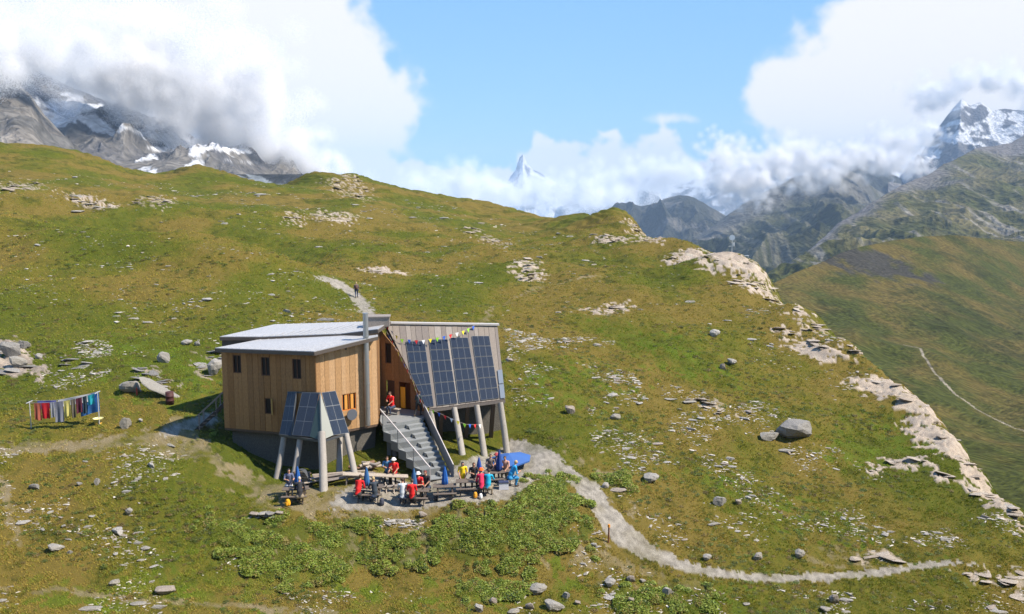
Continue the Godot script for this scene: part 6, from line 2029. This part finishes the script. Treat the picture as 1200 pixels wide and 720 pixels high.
func build_scatter() -> void:
	var stones := []
	for k in 6: stones.append(stone_mesh(40 + k, [0.75, 0.5, 0.62, 0.42, 0.85, 0.55][k]))
	var tones := []
	for k in 5: tones.append(mat("stone%d" % k, [Color(0.52, 0.485, 0.42), Color(0.56, 0.53, 0.48), Color(0.66, 0.625, 0.57), Color(0.53, 0.45, 0.38), Color(0.42, 0.40, 0.37)][k], 0.92, 0.0, speckle("lichen", 0.10, 4, 0.45, 1.0), Vector3(0.9, 0.9, 0.9), 4.0))
	var tone_of := {0: 4, 1: 2, 2: 3, 3: 1, 4: 0, 5: 2, 6: 1, 7: 1, 8: 1, 9: 1, 14: 4, 15: 4, 17: 2, 18: 3, 19: 0, 21: 1, 22: 1, 30: 2, 32: 2, 33: 3, 37: 0, 40: 0, 44: 0, 45: 0, 46: 4, 47: 4, 48: 2}
	for k in BOULDERS.size() / 4:
		var w: float = BOULDERS[k * 4 + 2]
		var h: float = BOULDERS[k * 4 + 3]
		var x: float = BOULDERS[k * 4]
		var z: float = BOULDERS[k * 4 + 1] - w * 0.25
		var v: int = [1, 0, 2, 3, 4, 5][k % 6]
		if k == 0: v = 1
		var o := put("boulder", stones[v], tones[tone_of.get(k, [0, 1, 3][k % 3])])
		var tall: float = stones[v].get_aabb().size.y
		if k > 0: w *= 0.85
		if k > 0: h *= 0.85
		o.scale = Vector3(w / 1.15, h * 1.1 / tall, w * rng.randf_range(0.55, 0.8))
		o.rotation.y = rng.randf_range(-0.4, 0.4)
		if k == 0: o.rotation.z = -0.10
		o.position = on_ground(x, z, h * 0.42)
		tag(o, BOULDER_LABELS[k], "boulder", "boulders in the meadow")
	# scattered stones: the largest in view are things, the rest one mass
	var zone_names := ["pale stone strewn on the slope just right of the wing", "pale stone strewn on the steep slope in the middle right", "pale stone strewn below the path in the lower right corner", "pale stone strewn near the scree above the washing", "pale stone strewn on the hillside behind the hut", "pale stone strewn in the meadow under the washing line", "pale stone strewn in the meadow at the bottom left", "pale stone strewn on the bank under the terrace", "pale stone strewn below the gravel path at the bottom", "pale stone strewn on the slope above the gravel path", "pale stone strewn on the far hilltops at left", "pale stone strewn on the far slope below the ridge", "pale stone strewn along the foot of the ridge rocks", "pale stone strewn on the near knoll at left"]
	var all := []
	for zi in STONE_ZONES.size():
		var flat: Array = STONE_ZONES[zi][2]
		var outline := PackedVector2Array()
		var lo := Vector2(9999, 9999)
		var hi := -lo
		for k in range(0, flat.size(), 2):
			var p := Vector2(flat[k], flat[k + 1])
			outline.append(p)
			lo = lo.min(p)
			hi = hi.max(p)
		var clump := noise(0.12 if hi.y > -110.0 else 0.05, 3, 60 + zi)
		var left := int(STONE_ZONES[zi][0] * 1.05)
		var tries := 0
		while left > 0 and tries < 40000:
			tries += 1
			var p := Vector2(rng.randf_range(lo.x, hi.x), rng.randf_range(lo.y, hi.y))
			if not Geometry2D.is_point_in_polygon(p, outline): continue
			if clump.get_noise_2dv(p) * 1.3 + 0.12 < rng.randf() * 0.5: continue
			var at := node_at(p.x, p.y)
			if gravel[at] > 0.0 or shrub[at] > 0.5: continue
			if p.x > -22.0 and p.x < 0.0 and p.y < -56.0 and p.y > -71.5: continue
			left -= 1
			var s := (0.085 + 0.10 * pow(rng.randf(), 3.0) / (0.12 + rng.randf())) * pow(-p.y / 60.0, 0.75)
			all.append([minf(s, 1.1 * -p.y / 60.0) / -p.y, p, minf(s, 1.1 * -p.y / 60.0), zi])
	all.sort_custom(func(a, b): return a[0] > b[0])
	var ranks := {}
	var few: Array[Transform3D] = []
	var few_tints := PackedColorArray()
	for k in all.size():
		var p: Vector2 = all[k][1]
		var s: float = all[k][2]
		var basis := Basis(Vector3.UP, rng.randfn() * 0.7) * Basis.from_scale(Vector3(s * rng.randf_range(1.0, 1.6), s * rng.randf_range(0.35, 0.75), s * rng.randf_range(0.5, 0.9)))
		var at := Vector3(p.x, ground_y(p.x, p.y) + s * 0.05, p.y)
		if k < 240:
			var o := put("stone", stones[k % 6], tones[[0, 2, 2, 1, 0, 3, 2][k % 7]])
			o.transform = Transform3D(basis, at)
			var kind := "%s %s stone" % [["blocky", "flat", "rounded", "thin", "upright", "low"][k % 6], ["beige", "whitish", "whitish", "grey", "beige", "brownish", "whitish"][k % 7]]
			var place: String = zone_names[all[k][3]].replace("pale stone ", "")
			var rank: int = ranks.get(kind + place, 0)
			ranks[kind + place] = rank + 1
			tag(o, "%s%s %s" % [["", "second largest ", "third largest ", "fourth largest ", "fifth largest ", "sixth largest "][mini(rank, 5)], kind, place], "stone", "stones " + place)
		else:
			few.append(Transform3D(basis, at))
			var v := rng.randf_range(0.7, 1.15)
			few_tints.append(Color(0.55, 0.505, 0.44) * v if rng.randf() < 0.65 else Color(0.32, 0.285, 0.24) * v)
	var small := mat("small_stone", Color.WHITE, 0.95)
	small.vertex_color_use_as_albedo = true
	multi("loose_stones", stone_mesh(77, 0.6), small, few, few_tints)
	# stacked stones left of the tables
	var pile := thing("stone_pile", "low stack of flat grey stones below the terrace edge", "stone pile", on_ground(-15.05, -52.7, 0.0), 0.05)
	for k in 9:
		var o := put("flat_stone", stones[[1, 3, 5][k % 3]], tones[[1, 4, 3][k % 3]], pile)
		o.position = Vector3(-1.0 + (k % 5) * 0.5 + (0.25 if k > 4 else 0.0), 0.12 + 0.22 * (k / 5), rng.randf_range(-0.08, 0.08))
		o.scale = Vector3(0.55, 0.42, 0.5) * rng.randf_range(0.85, 1.1)
		o.rotation.y = rng.randf_range(-0.3, 0.3)
	# rock slabs: the leaning slab left of the hut
	var lean := put("leaning_slab", stones[3], tones[0])
	lean.position = on_ground(-27.2, -67.8, 0.55)
	lean.scale = Vector3(3.6, 0.9, 1.2)
	lean.rotation = Vector3(0.1, -0.25, -0.42)
	tag(lean, "long pale rock slab leaning down towards the rusty barrel", "rock")
	build_outcrops(stones)
	scatter_turf()
	scatter_shrubs()


const OUTCROP_LABELS := ["pale bedrock ledge on the ridge crest below the antenna mast", "pale broken ledge on the ridge just below the crest rocks", "small bare slab on the slope under the broken ledge", "large bare cream slab right of the pale rounded boulder", "rubble of pale slabs above the large cream slab", "narrow strip of pale rock along the ridge edge", "broad pale bedrock sheet, largest on the right ridge", "pale bedrock running down to the right picture edge", "curved pale rock band on the slope under the broad sheet", "bare slab on the mid slope, right one of a pair", "bare slab on the mid slope, left one of a pair", "long bare pale patch above the hut roof", "clump of white rocks beside the thin trail", "flat ledge near the top of the middle ridge", "rocky nose at the end of the middle ridge", "dark undercut outcrop high on the left hill", "sparse rocks on the left hilltop, smaller group", "rocks on the saddle right of the smaller group", "scattered rocks near the rounded summit", "low rocks at the far left of the hilltop", "low ledge on the left hill below the skyline", "line of rocks descending from the rounded summit", "grey slanting scree of slabs at the left edge", "rocks around the leaning slab left of the hut", "rocks in the grass close behind the hut's left end", "stones strewn right of the left scree", "row of flat slabs in the middle of the right slope", "bare stony patch just above the end of the path", "stony ground below the path at the right edge"]


func build_outcrops(stones: Array) -> void:
	var creams := []
	for k in 3: creams.append(mat("bedrock%d" % k, [Color(0.66, 0.555, 0.44), Color(0.58, 0.48, 0.38), Color(0.72, 0.62, 0.51)][k], 0.92, 0.0, speckle("lichen", 0.10, 4, 0.45, 1.0), Vector3(0.5, 0.9, 0.5), 6.0))
	var greys := []
	for k in 3: greys.append(mat("scree%d" % k, [Color(0.40, 0.385, 0.355), Color(0.33, 0.315, 0.295), Color(0.50, 0.475, 0.43)][k], 0.92, 0.0, speckle("lichen", 0.10, 4, 0.45, 1.0), Vector3(0.5, 0.9, 0.5), 6.0))
	var own := RandomNumberGenerator.new()
	own.seed = 44
	for r in ROCK_AREAS.size():
		var flat: Array = ROCK_AREAS[r][1]
		var outline := PackedVector2Array()
		var lo := Vector2(9999, 9999)
		var hi := -lo
		for k in range(0, flat.size(), 2):
			var p := Vector2(flat[k], flat[k + 1])
			outline.append(p)
			lo = lo.min(p)
			hi = hi.max(p)
		var mid := (lo + hi) / 2.0
		var far := -mid.y / 60.0
		var o := thing("rock_outcrop", OUTCROP_LABELS[r], "rock outcrop", on_ground(mid.x, mid.y), 0.0, "bedrock showing through the turf")
		var grey: bool = r in [15, 22, 23, 24, 25]
		var want := clampi(int((hi - lo).x * (hi - lo).y / far / far * 0.7), 6, 12 if r < 15 else 26)
		var tries := 0
		while want > 0 and tries < 600:
			tries += 1
			var p := Vector2(own.randf_range(lo.x, hi.x), own.randf_range(lo.y, hi.y))
			if not Geometry2D.is_point_in_polygon(p, outline): continue
			want -= 1
			var s := own.randf_range(0.3, 1.15) * sqrt(far)
			if r == 22: s *= 1.3
			var m := put("slab", stones[[3, 1, 5, 3][own.randi() % 4]], (greys if grey else creams)[own.randi() % 3], o)
			m.position = on_ground(p.x, p.y, -s * 0.01) - o.position
			var dip := Basis(Vector3.UP, 0.55 + own.randfn() * 0.3) * Basis(Vector3.RIGHT, own.randfn() * 0.12) * Basis(Vector3.BACK, -0.10 + own.randfn() * 0.09)
			m.basis = dip * Basis.from_scale(Vector3(s * own.randf_range(1.1, 2.0), s * own.randf_range(0.22, 0.5), s * own.randf_range(0.55, 1.1)))


func scatter_turf() -> void:
	var own := RandomNumberGenerator.new()
	own.seed = 19
	var st := start()
	for k in 11:
		var a := own.randf() * TAU
		var r := own.randf_range(0.0, 0.5)
		var p := Vector3(cos(a) * r, -0.05, sin(a) * r)
		var tip := p + Vector3(own.randfn() * 0.35, own.randf_range(0.5, 1.0), own.randfn() * 0.35)
		var side := Vector3(cos(a + 1.3), 0, sin(a + 1.3)) * own.randf_range(0.05, 0.1)
		tri(st, p - side, tip, p + side)
	var tuft := finish(st)
	var m := mat("turf_blades", Color.WHITE, 0.9)
	m.vertex_color_use_as_albedo = true
	m.metallic_specular = 0.2
	m.backlight_enabled = true
	m.backlight = Color(0.5, 0.5, 0.3)
	var spots: Array[Transform3D] = []
	var colours := PackedColorArray()
	var clump := noise(0.5, 3, 91)
	for k in 330000:
		var z := 38.0 * pow(200.0 / 38.0, pow(own.randf(), 1.25))
		var u := own.randf_range(-0.66, 0.70)
		var x := u * z
		var at := node_at(x, -z)
		if gravel[at] > 0.0 or rock[at] > 0.0 or own.randf() < worn[at] * 0.75: continue
		if x > -21.5 and x < 0.5 and z > 55.5 and z < 70.5 and own.randf() < 0.8: continue
		var c := clump.get_noise_2d(x, z)
		if own.randf() > 0.62 + c: continue
		var s := own.randf_range(0.075, 0.15) * (1.0 + 0.5 * c) * sqrt(z / 55.0)
		spots.append(Transform3D(Basis(Vector3.UP, own.randf() * TAU).scaled(Vector3(s * 1.5, s, s * 1.5)), on_ground(x, -z)))
		var v := own.randf_range(0.80, 1.25)
		var t := tint[at] * v
		var dry := own.randf()
		if dry < 0.12: t = t.lerp(Color(0.38, 0.29, 0.09), 0.5)
		elif dry < 0.40: t = t.lerp(Color(0.15, 0.22, 0.025), 0.5)
		colours.append(Color(t.r, t.g, t.b))
	multi("grass", tuft, m, spots, colours)


func scatter_shrubs() -> void:
	var own := RandomNumberGenerator.new()
	own.seed = 23
	var st := start()
	for k in 60:
		var d := Vector3(own.randfn(), absf(own.randfn()) * 0.8, own.randfn()).limit_length(1.6) * 0.42
		var turn := Basis(Vector3(own.randfn(), own.randfn(), own.randfn()).normalized(), own.randf() * TAU)
		var l := own.randf_range(0.14, 0.24)
		quad(st, d + turn * Vector3(-l * 0.45, 0, 0), d + turn * Vector3(0, 0.02, l), d + turn * Vector3(l * 0.45, 0, 0), d + turn * Vector3(0, -0.02, -l))
	var leaves := finish(st)
	var m := mat("shrub_leaf", Color.WHITE, 0.6)
	m.vertex_color_use_as_albedo = true
	m.backlight_enabled = true
	m.backlight = Color(0.6, 0.6, 0.3)
	var spots: Array[Transform3D] = []
	var colours := PackedColorArray()
	var n := noise(0.45, 2, 55)
	for z_at in range(200, 5000000):
		if z_at > 400000: break
		var z := 42.0 * pow(75.0 / 42.0, own.randf())
		var x := own.randf_range(-0.66, 0.66) * z
		var at := node_at(x, -z)
		if shrub[at] <= 0.0: continue
		if x > -21.5 and x < 0.5 and z > 56.2 and z < 70.5: continue
		var c := n.get_noise_2d(x, z)
		if own.randf() > 0.55 + 1.5 * c - (0.25 if x < -7.0 else 0.0): continue
		var s := own.randf_range(0.14, 0.34) * (1.0 + 0.7 * c)
		spots.append(Transform3D(Basis(Vector3.UP, own.randf() * TAU).scaled(Vector3(s, s * own.randf_range(0.55, 0.9), s)), on_ground(x, -z, -s * 0.05)))
		var g := Color(0.165, 0.240, 0.028).lerp(Color(0.275, 0.305, 0.046), own.randf())
		if own.randf() < 0.16: g = Color(0.24, 0.19, 0.05)
		if own.randf() < 0.10: g = Color(0.06, 0.095, 0.016)
		colours.append(g)
	multi("shrubbery", leaves, m, spots, colours)
	spots.clear()
	colours.clear()
	var drift := noise(0.09, 3, 57)
	for k in 60000:
		var z := 40.0 * pow(170.0 / 40.0, own.randf())
		var x := own.randf_range(-0.66, 0.68) * z
		var at := node_at(x, -z)
		if gravel[at] > 0.0 or rock[at] > 0.0 or worn[at] > 0.0: continue
		if x > -21.5 and x < 0.5 and z > 55.0 and z < 70.5: continue
		if own.randf() > 0.14 + 0.9 * drift.get_noise_2d(x, z) + 0.5 * n.get_noise_2d(x, z): continue
		var s := own.randf_range(0.10, 0.26) * sqrt(z / 55.0)
		spots.append(Transform3D(Basis(Vector3.UP, own.randf() * TAU).scaled(Vector3(s * 1.4, s * 0.6, s * 1.4)), on_ground(x, -z, -s * 0.05)))
		colours.append([Color(0.085, 0.105, 0.018), Color(0.13, 0.145, 0.022), Color(0.16, 0.115, 0.035), Color(0.11, 0.16, 0.02)][own.randi() % 4])
	multi("ground_cover", leaves, m, spots, colours)
